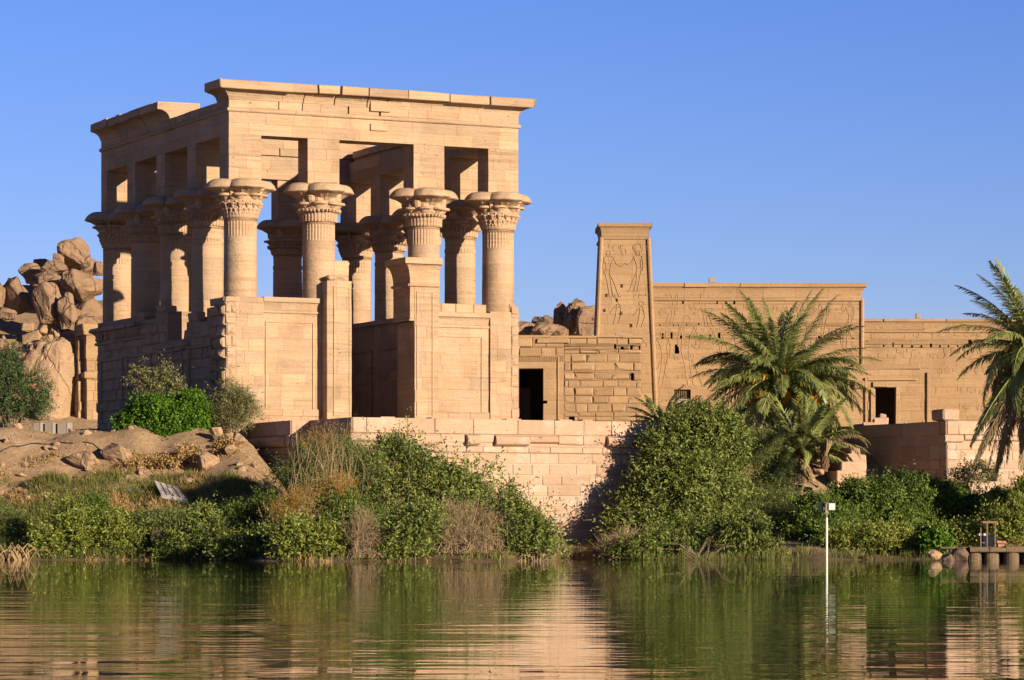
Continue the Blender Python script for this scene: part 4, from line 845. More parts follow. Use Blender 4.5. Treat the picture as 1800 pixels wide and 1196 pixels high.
# rubble and blocks in the recess
for i, (x0, y0, x1, y1, lab) in enumerate(((1518, 742, 1540, 756, 'flat sunlit block on the recess wall, left of the stack'), (1537, 735, 1562, 750, 'lower sunlit block of the little stack before the doorway'), (1545, 728, 1560, 740, 'top block of the little stack before the doorway'), (1502, 746, 1524, 762, 'shaded block at the left end of the recess wall'),
    (1590, 744, 1602, 754, 'small upright stone on the recess wall'), (1558, 752, 1580, 760, 'thin pale stone under the doorway'), (1620, 744, 1645, 756, 'low block right of the doorway on the recess wall'))):
    Y = 161+i*.5; a = W(x0, y1, Y); b = W(x1, y0, Y); mb = MB(); mb.box(0, b.x-a.x, 0, .8, 0, b.z-a.z, None, .05, .05); o = mb.build('stone_block', 'quay', jit=.05); o.location = a; tag(o, lab, 'stone block', 'loose blocks on the recess wall')
for i, (x0, y0, x1, y1, lab) in enumerate(((1496, 785, 1525, 798, 'upper sunlit step stone beside the small palm'), (1486, 798, 1524, 812, 'second step stone beside the small palm'), (1478, 812, 1524, 830, 'third wide step stone in the recess'), (1470, 828, 1524, 850, 'lowest wide step stone above the green bushes'))):
    Y = 157-i*1.0; a = W(x0, y1, Y); b = W(x1, y0, Y); mb = MB(); mb.box(0, b.x-a.x, 0, 2.4, -.4, b.z-a.z, None, .05, .04); o = mb.build('step_stone', 'quay', jit=.04); o.location = a; o.rotation_euler = (0, 0, R(10)); tag(o, lab, 'step stone', 'step stones in the recess')
for i in range(7):
    px, py = ((1402, 858), (1420, 862), (1432, 852), (1410, 800), (1448, 805), (1466, 795), (1440, 830))[i]
    boulder(px-9, py-6, px+9, py+6, 156-(py-800)*.12, ('rubble stone low beside the palm trunk', 'rubble stone right of the lowest palm fronds', 'rubble stone above the bushes', 'rubble stone on the recess slope under the small palm', 'upper rubble stone in the middle of the recess slope', 'rubble stone near the step stones', 'rubble stone in the shaded part of the slope')[i], 220+i, 'sandrock', 'rubble on the recess slope', sub=3, planes=10, lo=.65, name='rubble_stone', cat='stone')
# ---- marker post in the water
r_ = empty('water_marker', W(1453, 985, 129), 0, 'white post in the water with a dark panel and a white box', 'marker post')
s_ = 129/F
mb = MB(); mb.tube([(0, 0, -1.2), (0, 0, 75*s_)], .05, 10); mb.build('post', 'white', r_)
mb = MB(); mb.tube([(0, 0, 75*s_), (0, 0, 84*s_)], .035, 8); mb.box(-.06, .06, -.06, .06, 80*s_, 102*s_, .9, .01); mb.build('bracket', 'concrete', r_)
mb = MB(); mb.box(.07, .33, -.12, .12, 88*s_, 100*s_, 1.1, .01); mb.build('white_box', 'white', r_)
mb = MB(); P = [(-.34, -.1, 84*s_), (-.12, .1, 84*s_), (-.12, .1, 102*s_), (-.34, -.1, 102*s_)]; mb.mesh(P+[(a, b+.03, c) for a, b, c in P], [(0, 1, 2, 3), (4, 5, 6, 7), (0, 1, 5, 4), (2, 3, 7, 6), (0, 3, 7, 4), (1, 2, 6, 5)], 1); mb.build('dark_panel', 'black', r_)
# ---- jetty
Yj = 127; zj = W(0, 962, Yj).z
j_ = empty('jetty', W(1700, 985, Yj), 0, 'low stained concrete jetty on short round piers at the right', 'jetty'); L_ = lambda px: (px-1700)/F*Yj; th = zj-j_.location.z
mb = MB(); mb.box(L_(1654), L_(1703), .1, 1.3, th-.07, th, 1.1, .02, .01); mb.box(L_(1703)+.004, L_(1768), -.1, 1.4, th-.2, th-.004, 1.0, .03, .015); mb.box(L_(1768)+.004, L_(1990), -.05, 1.4, th-.2, th+.03, 1.0, .03, .015); mb.build('deck', 'mudconcrete', j_, jit=.02)
for px in (1714, 1745, 1780, 1815): mb = MB(); mb.lathe([(.33, -1.2), (.31, -.1), (.3, th-.2)], 16, cx=L_(px), cy=.35); mb.build('pier', 'mudconcrete', j_, jit=.03)
mb = MB(); mb.box(L_(1690), L_(1990), 1.0, 1.3, -1, th-.21, .5); mb.build('back_wall', 'mudconcrete', j_)
fr_ = empty('iron_frame', W(1735, 961, Yj+.6), 0, 'rusty square iron frame standing on the jetty', 'iron frame'); q_ = Yj/F
for dx, dy in ((-11, 0), (-3, -.5), (3, .35), (13, -.2)): mb = MB(); mb.box(dx*q_-.022, dx*q_+.022, dy-.022, dy+.022, 0, 44*q_); mb.build('leg', 'rust', fr_)
mb = MB(); mb.box(-11*q_, 13*q_+.05, -.53, -.48, 41*q_, 45*q_); mb.box(-11*q_-.03, -3*q_, -.3, .1, 42*q_, 44*q_); mb.box(-11*q_, -3*q_, -.03, .0, 6*q_, 7.5*q_); mb.box(-4*q_, -3*q_, -.5, .3, 43*q_, 45*q_); mb.build('top_rail', 'rust', fr_)
bn = empty('plastic_bin', W(1737, 961, Yj+1.1), 0, 'dark bin with a white lid behind the iron frame on the jetty', 'bin')
mb = MB(); mb.box(-.38, .25, -.25, .25, 0, .42, 1, .03); mb.build('bin_body', 'black', bn); mb = MB(); mb.box(-.42, -.12, -.27, .25, .425, .52, 1, .02); mb.build('lid', 'white', bn)
st2 = empty('stone_stool', W(1759, 962, Yj+.9), 0, 'small pink block capped by a wider slab on the jetty', 'stone stool')
mb = MB(); mb.box(-.13, .13, -.13, .13, 0, .13, 1, .01); mb.build('block', 'brick', st2); mb = MB(); mb.box(-.2, .19, -.2, .2, .134, .25, 1.05, .03, .01); mb.build('cap', 'brick', st2)
for i, (x0, y0, x1, y1, lab) in enumerate(((1630, 966, 1656, 985, 'pale flat stone left of the jetty in the reeds'), (1654, 973, 1680, 990, 'dark wet stone in the water under the jetty end'), (1672, 962, 1703, 990, 'large dark round stone under the jetty end'))):
    boulder(x0, y0, x1, y1, 126.5, lab, 240+i, 'darkrock' if i else 'sandrock', 'stones by the jetty', sub=3, name='shore_stone', cat='stone')
lb = empty('quay_lamp', W(1779, 751, 156), R(26), 'small square pale box on the right quay coping', 'box'); lb.location.z = 6.42
mb = MB(); mb.box(-.1, .1, -.1, .1, 0, .12); mb.build('foot', 'concrete', lb); mb = MB(); mb.box(-.17, .17, -.12, .12, .124, .5, 1, .02); mb.build('casing', 'plaster', lb)
# ------------------------------------------------------------------ vegetation
def nrm(a): return a/np.maximum(1e-6, np.linalg.norm(a, axis=1, keepdims=True))
def leaf_quads(rg, base, dirs, ln, wd, tint_, droop=.0, face=None):
    n = len(base); rv = nrm(rg.normal(size=(n, 3))*(1 if face is None else .55)+(0 if face is None else face)); side = nrm(np.cross(dirs, rv)); up = np.cross(side, dirs)
    ln = ln*rg.uniform(.65, 1.25, (n, 1)); wd = wd*rg.uniform(.7, 1.2, (n, 1))
    mid = base+dirs*ln*.45+up*ln*.06; tip = base+dirs*ln+np.array([0, 0, -1.])*ln*droop
    V = np.stack([base, mid+side*wd*.5, tip, mid-side*wd*.5], 1).reshape(-1, 3)
    return V, np.arange(n*4).reshape(-1, 4), tint_
def foliage(rg, blobs, twigs, per, ln, wd, tl, up=.35, out=.7, droop=.1, spread=.9, lo=.35, lump=.25, tv=.38):
    # blobs: (centre, radii); twigs sprout through each blob's outer volume, leaves sit along every twig
    nb = []
    for c_, r_ in blobs:                                  # break every blob up into a core and uneven lobes round it
        nb.append((np.array(c_), np.array(r_)*.74)); a_ = np.array(r_)
        for _ in range(7):
            dd = rg.normal(size=3); dd /= np.linalg.norm(dd); dd[2] = abs(dd[2])*.9-.15; nb.append((np.array(c_)+dd*a_*rg.uniform(.58, .88), a_*rg.uniform(.2, .42)))
    blobs = nb
    C = np.array([b[0] for b in blobs], float); Rr = np.array([b[1] for b in blobs], float)
    wt = (Rr[:, 0]*Rr[:, 2]); wt = wt/wt.sum(); bi = rg.choice(len(blobs), twigs, p=wt)
    d = nrm(rg.normal(size=(twigs, 3))); rad = lo+(1.02-lo)*rg.random((twigs, 1))**.6
    ph = rg.uniform(0, 6, 6); lumps = 1+lump*(np.sin(d[:, :1]*4.3+ph[0]+bi[:, None])*np.sin(d[:, 1:2]*3.7+ph[1]+2*bi[:, None])+.6*np.sin(d[:, 2:]*6.1+ph[2]+3*bi[:, None]))
    p = C[bi]+d*Rr[bi]*rad*lumps
    td = nrm(d*out+rg.normal(size=(twigs, 3))*.45+np.array([0, 0, up])); L = tl*rg.uniform(.5, 1.3, (twigs, 1)); L[rg.random(twigs) < .08] *= 2.2
    k = np.tile(np.arange(per), twigs); I = np.repeat(np.arange(twigs), per); f = ((k+rg.random(twigs*per))/per)[:, None]
    base = p[I]+td[I]*L[I]*f+np.array([0, 0, -1.])*L[I]*f*f*droop*1.5+rg.normal(size=(len(I), 3))*ln*.25
    ld = nrm(td[I]*.7+rg.normal(size=(len(I), 3))*spread+np.array([0, 0, up*.3]))
    tw = rg.uniform(1-tv, 1+tv, twigs)
    V, Q, _ = leaf_quads(rg, base, ld, ln, wd, None, droop, nrm(d[I]+np.array([0, 0, .5]))*.9); T = tw[I]*rg.uniform(.85, 1.15, len(I))
    return V, Q, T
def pxblobs(bl, Y, dep=.8):
    o = []
    for b in bl:
        px, py, rx, rz = b[:4]; y = Y+(b[4] if len(b) > 4 else 0); s = y/F; c = W(px, py, y); o.append((tuple(c), (rx*s, rx*s*dep, rz*s)))
    return o
def limbs(mb, root, blobs, seed, n=4, r0=.08):
    r = random.Random(seed)
    for c, R_ in blobs:
        for k in range(n):
            e = Vector(c)+Vector((r.uniform(-.7, .7)*R_[0], r.uniform(-.7, .7)*R_[1], r.uniform(-.3, .8)*R_[2])); a = Vector(root)+Vector((r.uniform(-.3, .3), r.uniform(-.3, .3), 0))
            m1 = a.lerp(e, .35)+Vector((r.uniform(-.2, .2), r.uniform(-.2, .2), .15*(e-a).length)); m2 = a.lerp(e, .7)+Vector((r.uniform(-.25, .25), r.uniform(-.25, .25), .08*(e-a).length))
            mb.tube([a, m1, m2, e], [r0, r0*.7, r0*.45, r0*.15], 5, r.uniform(.8, 1.1), False)
def brushwood(rg, e, rt, blobs, n, mat):
    # bare curved stems fanning up from the foot of every blob, with side twigs
    Vs = []; Ts = []
    C = np.array([b_[0] for b_ in blobs]); Rr = np.array([b_[1] for b_ in blobs]); bi = rg.integers(0, len(blobs), n); c = C[bi]; r = Rr[bi]
    foot = np.stack([c[:, 0]+rg.normal(size=n)*r[:, 0]*.45, c[:, 1]+rg.normal(size=n)*r[:, 1]*.5, np.full(n, max(rt[2], -.05))], 1)
    d = nrm(rg.normal(size=(n, 3))); d[:, 2] = np.abs(d[:, 2]); tip = c+d*r*rg.uniform(.6, 1.25, (n, 1)); side = nrm(rg.normal(size=(n, 3))*np.array([1, .3, .1]))
    bow = rg.normal(size=(n, 3))*.12+np.array([0, 0, .12]); prev = None; m = 6
    def strand(A, B, bow, w0, m):
        out = []
        for i in range(m):
            t0, t1 = i/m, (i+1)/m; f = lambda t: A*(1-t)+B*t+bow*(4*t*(1-t))*np.linalg.norm(B-A, axis=1, keepdims=True)
            s = nrm(np.cross(B-A, rg.normal(size=A.shape)*.2+np.array([0, 1., 0]))); a_, b_ = f(t0), f(t1); wa, wb = w0*(1-.7*t0), w0*(1-.7*t1)
            out.append(np.stack([a_-s*wa, a_+s*wa, b_+s*wb, b_-s*wb], 1))
        return out
    for q in strand(foot, tip, bow, .011, m): Vs.append(q)
    for _ in range(3):
        t = rg.uniform(.35, .9, (n, 1)); p = foot*(1-t)+tip*t+bow*(4*t*(1-t))*np.linalg.norm(tip-foot, axis=1, keepdims=True)
        for q in strand(p, p+nrm(tip-foot+rg.normal(size=(n, 3))*.8)*rg.uniform(.25, .7, (n, 1)), bow*.3, .007, 2): Vs.append(q)
    V = np.concatenate(Vs).reshape(-1, 3)-rt; Q = np.arange(len(V)).reshape(-1, 4); npmesh('branchwork', V, Q, rg.uniform(.7, 1.3, len(Q)), 'twig', e)
vseed = [100]
def shrub(name, label, cat, base, Y, bl, mat, twigs, per=9, ln=.15, wd=.06, tl=.5, brush=None, group=None, dep=.8, nl=3, r0=.05, extra=None, bark='bark', **kw):
    vseed[0] += 1; rg = np.random.default_rng(vseed[0]); x = (base-900)/F*Y; z = zt_(x, Y); root = Vector((x, Y, max(z, -.3)))
    e = empty(name, root, 0, label, cat, group); blobs = pxblobs(bl, Y, dep)
    V, Q, T = foliage(rg, blobs, twigs, per, ln, wd, tl, **kw); rt = np.array(root)
    V = V-rt; 
    Z = V[:, 2]+rt[2]; quadmin = Z.reshape(-1, 4).min(1) > -.02
    V = V.reshape(-1, 4, 3)[quadmin].reshape(-1, 3); T = T[quadmin]; Q = np.arange(len(V)).reshape(-1, 4)
    if brush: brushwood(rg, e, rt, blobs, brush, mat)
    npmesh('foliage', V, Q, T, mat, e)
    mb = MB(); limbs(mb, (0, 0, -.2), [(tuple(Vector(c)-root), r_) for c, r_ in blobs], vseed[0], nl, r0); mb.build('stems', bark, e)
    if extra:
        for nm, m2, tw2, kk in extra:
            k2 = dict(per=2, ln=.08, wd=.07, tl=.3); k2.update(kk); b2 = k2.pop('blobs', None); V, Q, T = foliage(rg, pxblobs(b2, Y, dep) if b2 else blobs, tw2, **k2); npmesh(nm, V-rt, Q, T, m2, e)
    return e
B = dict
# upper bank
shrub('oleander_bush', 'oleander bush with pink flowers at the left picture edge', 'bush', 20, 151, [(12, 650, 34, 45), (45, 690, 40, 50), (15, 715, 55, 42), (65, 715, 28, 35), (-30, 670, 40, 70)], 'oleander', 3000, 10, .17, .04, .45, up=.7, extra=[('flowers', 'pink', 90, B(per=5, ln=.09, wd=.08, tl=.12, lo=.95, lump=.2, blobs=[(20, 655, 40, 45), (50, 690, 42, 50), (15, 720, 60, 42)]))])
shrub('dense_bush', 'vivid bright green dense bush under the kiosk corner', 'bush', 285, 147, [(235, 755, 42, 36), (300, 740, 60, 46), (345, 735, 38, 44), (300, 770, 70, 28), (265, 722, 38, 28), (335, 705, 26, 16)], 'vivid', 7000, 9, .12, .085, .3, lo=.7, lump=.12, up=.3, nl=2)
shrub('olive_sapling', 'thin olive leaved sapling rising behind the vivid green bush', 'bush', 290, 149, [(268, 668, 36, 20), (300, 690, 26, 22), (240, 660, 14, 10), (290, 655, 14, 12), (256, 690, 20, 16)], 'olive', 330, 10, .17, .05, .5, up=.6, nl=3, r0=.03)
shrub('olive_bush', 'grey green bush against the sunlit kiosk corner', 'bush', 410, 147, [(405, 705, 34, 34), (425, 730, 30, 28), (400, 740, 28, 30)], 'olive', 1250, 10, .14, .03, .5, up=.7, out=1.0, nl=5, r0=.03)
# river edge left
shrub('tamarisk_bush', 'soft feathery green bush at the far left water edge', 'bush', 20, 135, [(5, 920, 42, 30), (35, 938, 33, 24), (-40, 910, 60, 50)], 'feather', 2400, 12, .13, .025, .45, group='feathery bushes at the water')
shrub('leafy_shrub', 'yellow green leafy shrub, second from the left at the water', 'shrub', 125, 132, [(120, 932, 20, 24), (90, 955, 26, 16), (142, 955, 28, 20), (110, 972, 38, 11), (124, 903, 9, 14)], 'yellowgreen', 1300, 13, .15, .06, .75, up=.5)
shrub('tamarisk_bush', 'deep green feathery bush behind the yellow green shrub', 'bush', 180, 136, [(150, 915, 42, 26), (200, 925, 46, 26), (165, 890, 22, 16), (240, 935, 34, 22)], 'deep', 3800, 12, .12, .03, .4, group='feathery bushes at the water')
shrub('leafy_shrub', 'small leafy shrub between the yellow green one and the reddish stone', 'shrub', 210, 132, [(190, 945, 26, 26), (222, 960, 26, 20), (205, 925, 16, 14)], 'yellowgreen', 650, 12, .14, .055, .7, up=.5)
shrub('tamarisk_bush', 'mid green feathery thicket behind the reddish stone', 'bush', 300, 135, [(290, 918, 46, 24), (340, 925, 38, 28), (260, 935, 32, 20)], 'feather', 2800, 11, .13, .035, .4)
shrub('leafy_shrub', 'dark leafy shrub right of the reddish stone', 'shrub', 350, 131, [(325, 962, 32, 15), (372, 946, 36, 22), (315, 974, 30, 9), (356, 918, 16, 14)], 'green', 1700, 13, .15, .055, .75, up=.4)
shrub('tamarisk_bush', 'dark thicket left of the golden dry bush', 'bush', 430, 133, [(430, 912, 34, 24), (400, 936, 40, 22), (455, 935, 38, 34), (480, 892, 32, 24)], 'deep', 4300, 11, .14, .04, .45)
shrub('leafy_shrub', 'low leafy shrub at the water below the dark thicket', 'shrub', 440, 128, [(430, 965, 46, 20), (480, 955, 38, 30), (400, 970, 34, 14)], 'green', 1700, 9, .18, .07, .45)
# golden and dry growth in front of the quay
shrub('dry_bush', 'golden brown dry bush in front of the shaded quay corner', 'bush', 560, 129, [(545, 885, 50, 28), (590, 865, 40, 26), (515, 905, 46, 28)], 'gold', 1300, 12, .12, .016, .55, brush=130, up=.7, out=.5, bark='dry', nl=6, r0=.02)
shrub('tamarisk_bush', 'tall feathery olive green bush before the shaded quay corner', 'bush', 590, 133, [(560, 810, 44, 34), (600, 800, 48, 36), (530, 840, 50, 36), (640, 830, 40, 40)], 'feather', 3000, 12, .14, .025, .5, up=.5)
shrub('tall_reeds', 'tall thin reddish plumed stalks beside the quay corner', 'reeds', 570, 131, [(560, 790, 46, 40), (590, 770, 30, 24)], 'gold', 160, 14, .07, .018, .6, brush=40, up=1.5, out=.2, bark='dry', nl=6, r0=.012)
shrub('leafy_bush', 'big green bush with upright sprays in front of the lit quay wall', 'bush', 740, 134, [(690, 820, 42, 38), (735, 840, 58, 40), (680, 870, 60, 40), (790, 870, 58, 40), (835, 880, 34, 24), (640, 850, 40, 34), (700, 795, 18, 16), (860, 915, 30, 26), (805, 850, 18, 12), (740, 920, 60, 34)], 'green', 3000, 14, .19, .065, .95, up=.6, lump=.45, dep=.55, brush=260, nl=5, r0=.035, extra=[('arching_sprays', 'green', 60, B(per=12, ln=.2, wd=.08, tl=1.2, up=.5, out=1.3, lo=.9, blobs=[(845, 835, 45, 14), (700, 792, 30, 16), (780, 830, 30, 14)]))])
shrub('tamarisk_bush', 'dark green growth under the big bush with sprays', 'bush', 640, 129, [(640, 930, 56, 40), (560, 950, 50, 34), (700, 940, 50, 36), (600, 900, 40, 34), (780, 950, 50, 30)], 'deep', 5000, 10, .16, .05, .45)
shrub('leafy_shrub', 'bright leafy shrub at the water below the golden bush', 'shrub', 540, 125.5, [(530, 945, 34, 26), (570, 960, 40, 24), (510, 970, 26, 14), (600, 965, 34, 20)], 'yellowgreen', 1200, 13, .16, .06, .75, up=.5)
shrub('leafy_shrub', 'dark leafy shrub at the water between the two dry brushes', 'shrub', 720, 125, [(710, 950, 34, 34), (740, 925, 30, 30), (700, 975, 36, 14)], 'green', 1300, 13, .16, .06, .8, up=.5)
shrub('dry_brush', 'pale dry brush standing at the water left of the larger one', 'brush', 640, 125, [(640, 940, 34, 38), (655, 965, 34, 24)], 'olive', 380, 10, .09, .012, .5, brush=420, up=1.0, out=.6, bark='dry', nl=6, r0=.016)
shrub('dry_brush', 'wide tan dry brush with bare stems in front of the lit quay', 'brush', 830, 126, [(800, 915, 46, 28), (850, 920, 46, 30), (830, 955, 66, 28), (880, 950, 30, 30)], 'olive', 900, 10, .09, .013, .55, brush=1100, up=1.0, out=.6, bark='dry', nl=6, r0=.016)
shrub('leafy_shrub', 'upright leafy shrub at the right end before the bare quay wall', 'shrub', 940, 126, [(896, 905, 13, 24), (915, 930, 22, 24), (942, 938, 18, 24), (920, 965, 38, 20), (955, 970, 20, 14), (894, 884, 7, 12)], 'green', 950, 14, .17, .065, .9, up=1.0, lump=.4, brush=120)
# river edge right
shrub('large_leafy_tree', 'big round leafy tree covering the right end of the lit quay', 'tree', 1220, 144.5, [(1215, 765, 58, 40), (1250, 750, 40, 32), (1180, 800, 48, 44), (1245, 820, 60, 48), (1200, 850, 70, 48), (1150, 880, 50, 44), (1260, 890, 66, 44), (1290, 800, 22, 50), (1222, 735, 24, 20), (1125, 905, 36, 30), (1170, 925, 80, 36, -2), (1240, 930, 60, 36, -3), (1280, 760, 30, 34), (1235, 860, 72, 54, -1.5), (1170, 870, 60, 44, -1.2), (1150, 830, 34, 40), (1140, 930, 70, 40, -2), (1100, 950, 44, 30, -1), (1210, 880, 100, 60, -1)], 'green', 11000, 12, .18, .075, .65, up=.4, lump=.5, dep=.5, nl=4, r0=.09)
shrub('leafy_shrub', 'skirt of bright leaves trailing into the water below the big leafy tree', 'shrub', 1230, 132, [(1180, 960, 70, 26, 1), (1260, 945, 70, 34, 4), (1200, 940, 60, 30, 6), (1330, 965, 44, 18), (1120, 965, 40, 18), (1300, 930, 40, 30)], 'green', 3400, 11, .16, .06, .6, droop=.3, up=.15)
shrub('dry_brush', 'bare dry twigs at the water at the foot of the quay', 'brush', 1085, 133, [(1085, 965, 36, 14), (1105, 950, 30, 18)], 'dry', 60, 8, .1, .02, .6, brush=220, bark='bark', nl=24, r0=.025)
shrub('tamarisk_tree', 'tall grey green tamarisk between the leafy tree and the palm', 'tree', 1350, 146, [(1340, 800, 40, 50), (1370, 850, 46, 50), (1330, 880, 50, 50), (1385, 900, 42, 40, -3), (1350, 930, 60, 40, -5), (1310, 780, 26, 36)], 'feather', 6200, 13, .14, .022, .55, up=.5, r0=.06)
shrub('dense_bush', 'dark green dense bush just behind the white water post', 'bush', 1440, 139, [(1440, 910, 44, 44), (1410, 940, 36, 30), (1475, 930, 40, 40)], 'deep', 3200, 10, .14, .06, .4)
shrub('dense_bush', 'dense green bush right of the white water post', 'bush', 1540, 141, [(1510, 880, 50, 48), (1480, 950, 60, 26, -4), (1560, 955, 60, 22, -5), (1560, 870, 44, 38), (1500, 915, 40, 36), (1550, 915, 60, 40)], 'deep', 5000, 10, .14, .06, .4, up=.4)
shrub('dense_bush', 'wide bright green bush below the shaded quay face', 'bush', 1640, 142, [(1610, 875, 48, 44), (1640, 945, 70, 24, -5), (1590, 860, 40, 34), (1660, 885, 46, 44), (1630, 920, 66, 36), (1700, 900, 36, 40)], 'deep', 5400, 10, .14, .06, .4, up=.4)
shrub('dense_bush', 'yellowish green bush behind the jetty at the right edge', 'bush', 1770, 140, [(1760, 900, 40, 44), (1800, 890, 46, 50), (1770, 930, 50, 30), (1735, 930, 30, 26), (1850, 900, 50, 50)], 'yellowgreen', 4200, 10, .15, .065, .4, up=.4)
shrub('olive_sapling', 'light leafy sapling in front of the lit right quay', 'bush', 1710, 144, [(1710, 830, 28, 14), (1690, 838, 20, 14), (1735, 835, 16, 12), (1712, 850, 32, 14)], 'olive', 260, 9, .16, .06, .45, up=.8, r0=.02)
shrub('leafy_shrub', 'small bright shrub low beside the jetty end', 'shrub', 1650, 133, [(1650, 955, 24, 18)], 'vivid', 420, 9, .15, .07, .35)
shrub('leafy_shrub', 'spindly shrub in the water right of the white post', 'shrub', 1490, 134, [(1480, 955, 26, 26), (1530, 950, 40, 26), (1580, 955, 30, 26)], 'yellowgreen', 1000, 9, .18, .05, .5, up=1.)
shrub('dry_brush', 'brown dry undergrowth behind the jetty', 'brush', 1700, 137, [(1690, 950, 36, 14), (1600, 955, 50, 16), (1790, 955, 30, 12)], 'gold', 700, 9, .16, .03, .4, bark='dry', nl=10, r0=.015)
shrub('creeper', 'dry creeper spilling down the bank under the vivid green bush', 'creeper', 300, 142, [(285, 815, 60, 12), (330, 800, 30, 16), (260, 835, 50, 8), (400, 790, 20, 20)], 'straw', 1000, 7, .14, .07, .25, bark='dry', lo=.1)
shrub('dense_bush', 'low yellowish bush rising right behind the jetty bin', 'bush', 1790, 132.5, [(1760, 925, 34, 30), (1810, 920, 44, 40), (1700, 940, 40, 20, 1), (1670, 945, 30, 18, 1)], 'yellowgreen', 2300, 10, .14, .06, .45, up=.4)
# roots arching at the left corner
mb = MB(); r_ = random.Random(3)
for k in range(26):
    a = W(r_.uniform(-20, 60), 984, 130.5); a.z = -.1; b = a+Vector((r_.uniform(-1, 1.2), r_.uniform(-.6, .6), r_.uniform(-.05, .2))); m = (a+b)/2+Vector((0, 0, r_.uniform(.3, .75))); mb.tube([a, a.lerp(m, .6)+Vector((0, 0, .1)), m, m.lerp(b, .5)+Vector((0, 0, .1)), b], [.035, .03, .025, .02, .01], 5, r_.uniform(.8, 1.1), False)
tag(mb.build('dry_branches', 'dry'), 'tangle of bare arching branches at the lower left water edge', 'branches')
# grass, straw and reeds too many to count
def blades(name, label, mat, pts, h, wd, seed, lean=.35, n=3):
    rg = np.random.default_rng(seed); P = np.repeat(np.array(pts), n, 0); m = len(P); P[:, :2] += rg.normal(size=(m, 2))*.07
    d = nrm(np.stack([rg.normal(size=m)*lean, rg.normal(size=m)*lean, np.ones(m)], 1)); V, Q, _ = leaf_quads(rg, P, d, h, wd, None, .0)
    o = npmesh(name, V, Q, rg.uniform(.7, 1.25, m), mat); o['kind'] = 'stuff'; o['label'] = label; o['category'] = 'grass'
def scatter(seed, n, px0, px1, d0, d1, keep):
    r = random.Random(seed); o = []
    while n > 0:
        n -= 1; px = r.uniform(px0, px1); Y = 132+r.uniform(-10, 18); x = (px-900)/F*Y; d = Y-interp(x, SHORE)
        if not d0 < d < d1: continue
        if noise.noise(Vector((x*.45, Y*.45, seed)))+r.uniform(-.25, .25) > keep(px, d): o.append((x, Y, zt_(x, Y)-.03))
    return o
blades('grass', 'green grass along the lower bank', 'grass', scatter(1, 44000, -60, 500, .2, 9.5, lambda px, d: -.15+.05*(d-5)), .4, .028, 1)
blades('dead_grass', 'dry yellow grass on the middle of the bank', 'straw', scatter(2, 44000, -60, 520, 2.5, 12, lambda px, d: -.08+.08*abs(d-7)), .32, .035, 2, 1.0)
blades('undergrowth_grass', 'grass under the shrubs along the quay', 'grass', scatter(3, 14000, 430, 1850, -.2, 9, lambda px, d: .08), .4, .035, 3)
blades('reeds', 'thin green reeds standing in the shallow water', 'grass', [(p[0], p[1], -.1) for p in scatter(4, 11000, 1060, 1660, -2.2, .6, lambda px, d: .12)], .5, .018, 4, .2)
blades('shore_straw', 'dry straw along the water line', 'straw', [(p[0], p[1], max(p[2], -.08)) for p in scatter(5, 3500, 150, 1100, -1.0, 1.2, lambda px, d: -.05)], .35, .03, 5, .7)
# loose stones and clods on the bank, beyond counting
mb = MB(); r_ = random.Random(8); pr = [rockmesh(400+k, 1, planes=8, lo=.75) for k in range(5)]
for k in range(650):
    px = r_.uniform(-40, 470); Y = r_.uniform(136, 147.5); x = (px-900)/F*Y
    if noise.noise(Vector((x*.6, Y*.6, 5)))+r_.uniform(-.2, .2) < .05: continue
    s = r_.choice((.03, .04, .05, .06, .1, .14)) if r_.random() < .9 else .2; vs_, fs = pr[k % 5]; z = zt_(x, Y); a_ = r_.uniform(0, 6.3); ca, sa = math.cos(a_), math.sin(a_)
    mb.mesh([(x+(v.x*ca-v.y*sa)*s*1.3, Y+(v.x*sa+v.y*ca)*s*1.3, z+v.z*s*.8+s*.2) for v in vs_], fs, 1)
o = mb.build('rubble', 'sandrock'); o['kind'] = 'stuff'; o['label'] = 'loose small stones scattered over the bank'
# ---- palms
def frond(rg, L, e0, bend, leafL, n=112, twist=0., tv=1., dry=False):
    """frond along +x from the origin; returns rachis tube data and leaflet quads"""
    m = 14; pts = []; p = np.zeros(3); a = e0
    for i in range(m+1):
        pts.append(p.copy()); p = p+np.array([math.cos(a), 0, math.sin(a)])*L/m; a -= bend/m*(.5+1.1*i/m)
    pts = np.array(pts); s = (np.arange(n*2)//2+rg.random(n*2)*.6)/n; s = .12+.88*s/s.max(); side = np.where(np.arange(n*2) % 2 == 0, 1., -1.)
    f = s*m; i0 = np.clip(f.astype(int), 0, m-1); fr = (f-i0)[:, None]; P = pts[i0]*(1-fr)+pts[i0+1]*fr; T = nrm(pts[i0+1]-pts[i0]); N = np.cross(T, np.array([0, 1., 0])); N = -N
    ll = leafL*np.clip(np.sin(np.pi*np.clip(s*.88+.12, 0, 1))**.55, .25, 1)*rg.uniform(.85, 1.12, len(s)); ang = R(58)-R(34)*s
    up = rg.normal(.4, .38, len(s)); D = nrm(T*np.cos(ang)[:, None]+np.array([0, 1., 0])*(side*np.sin(ang))[:, None]+N*up[:, None]*np.sin(ang)[:, None])
    D2 = nrm(D+np.array([0, 0, -1.])*(.35 if not dry else 1.6)+rg.normal(size=D.shape)*.08)
    W_ = .05; sd = nrm(np.cross(D, N)); Lc = ll[:, None]; a0 = P; a1 = P+D*Lc*.5; a2 = a1+D2*Lc*.5
    V = np.stack([a0-sd*W_*.35, a0+sd*W_*.35, a1+sd*W_*.5, a1-sd*W_*.5, a2+sd*W_*.1, a2-sd*W_*.1], 1).reshape(-1, 3)
    k = np.arange(len(s))[:, None]*6; Q = np.concatenate([k+np.array([0, 1, 2, 3]), k+np.array([3, 2, 4, 5])]); tt_ = rg.uniform(.75, 1.25, len(s)); return pts, V, Q, np.concatenate([tt_, tt_])
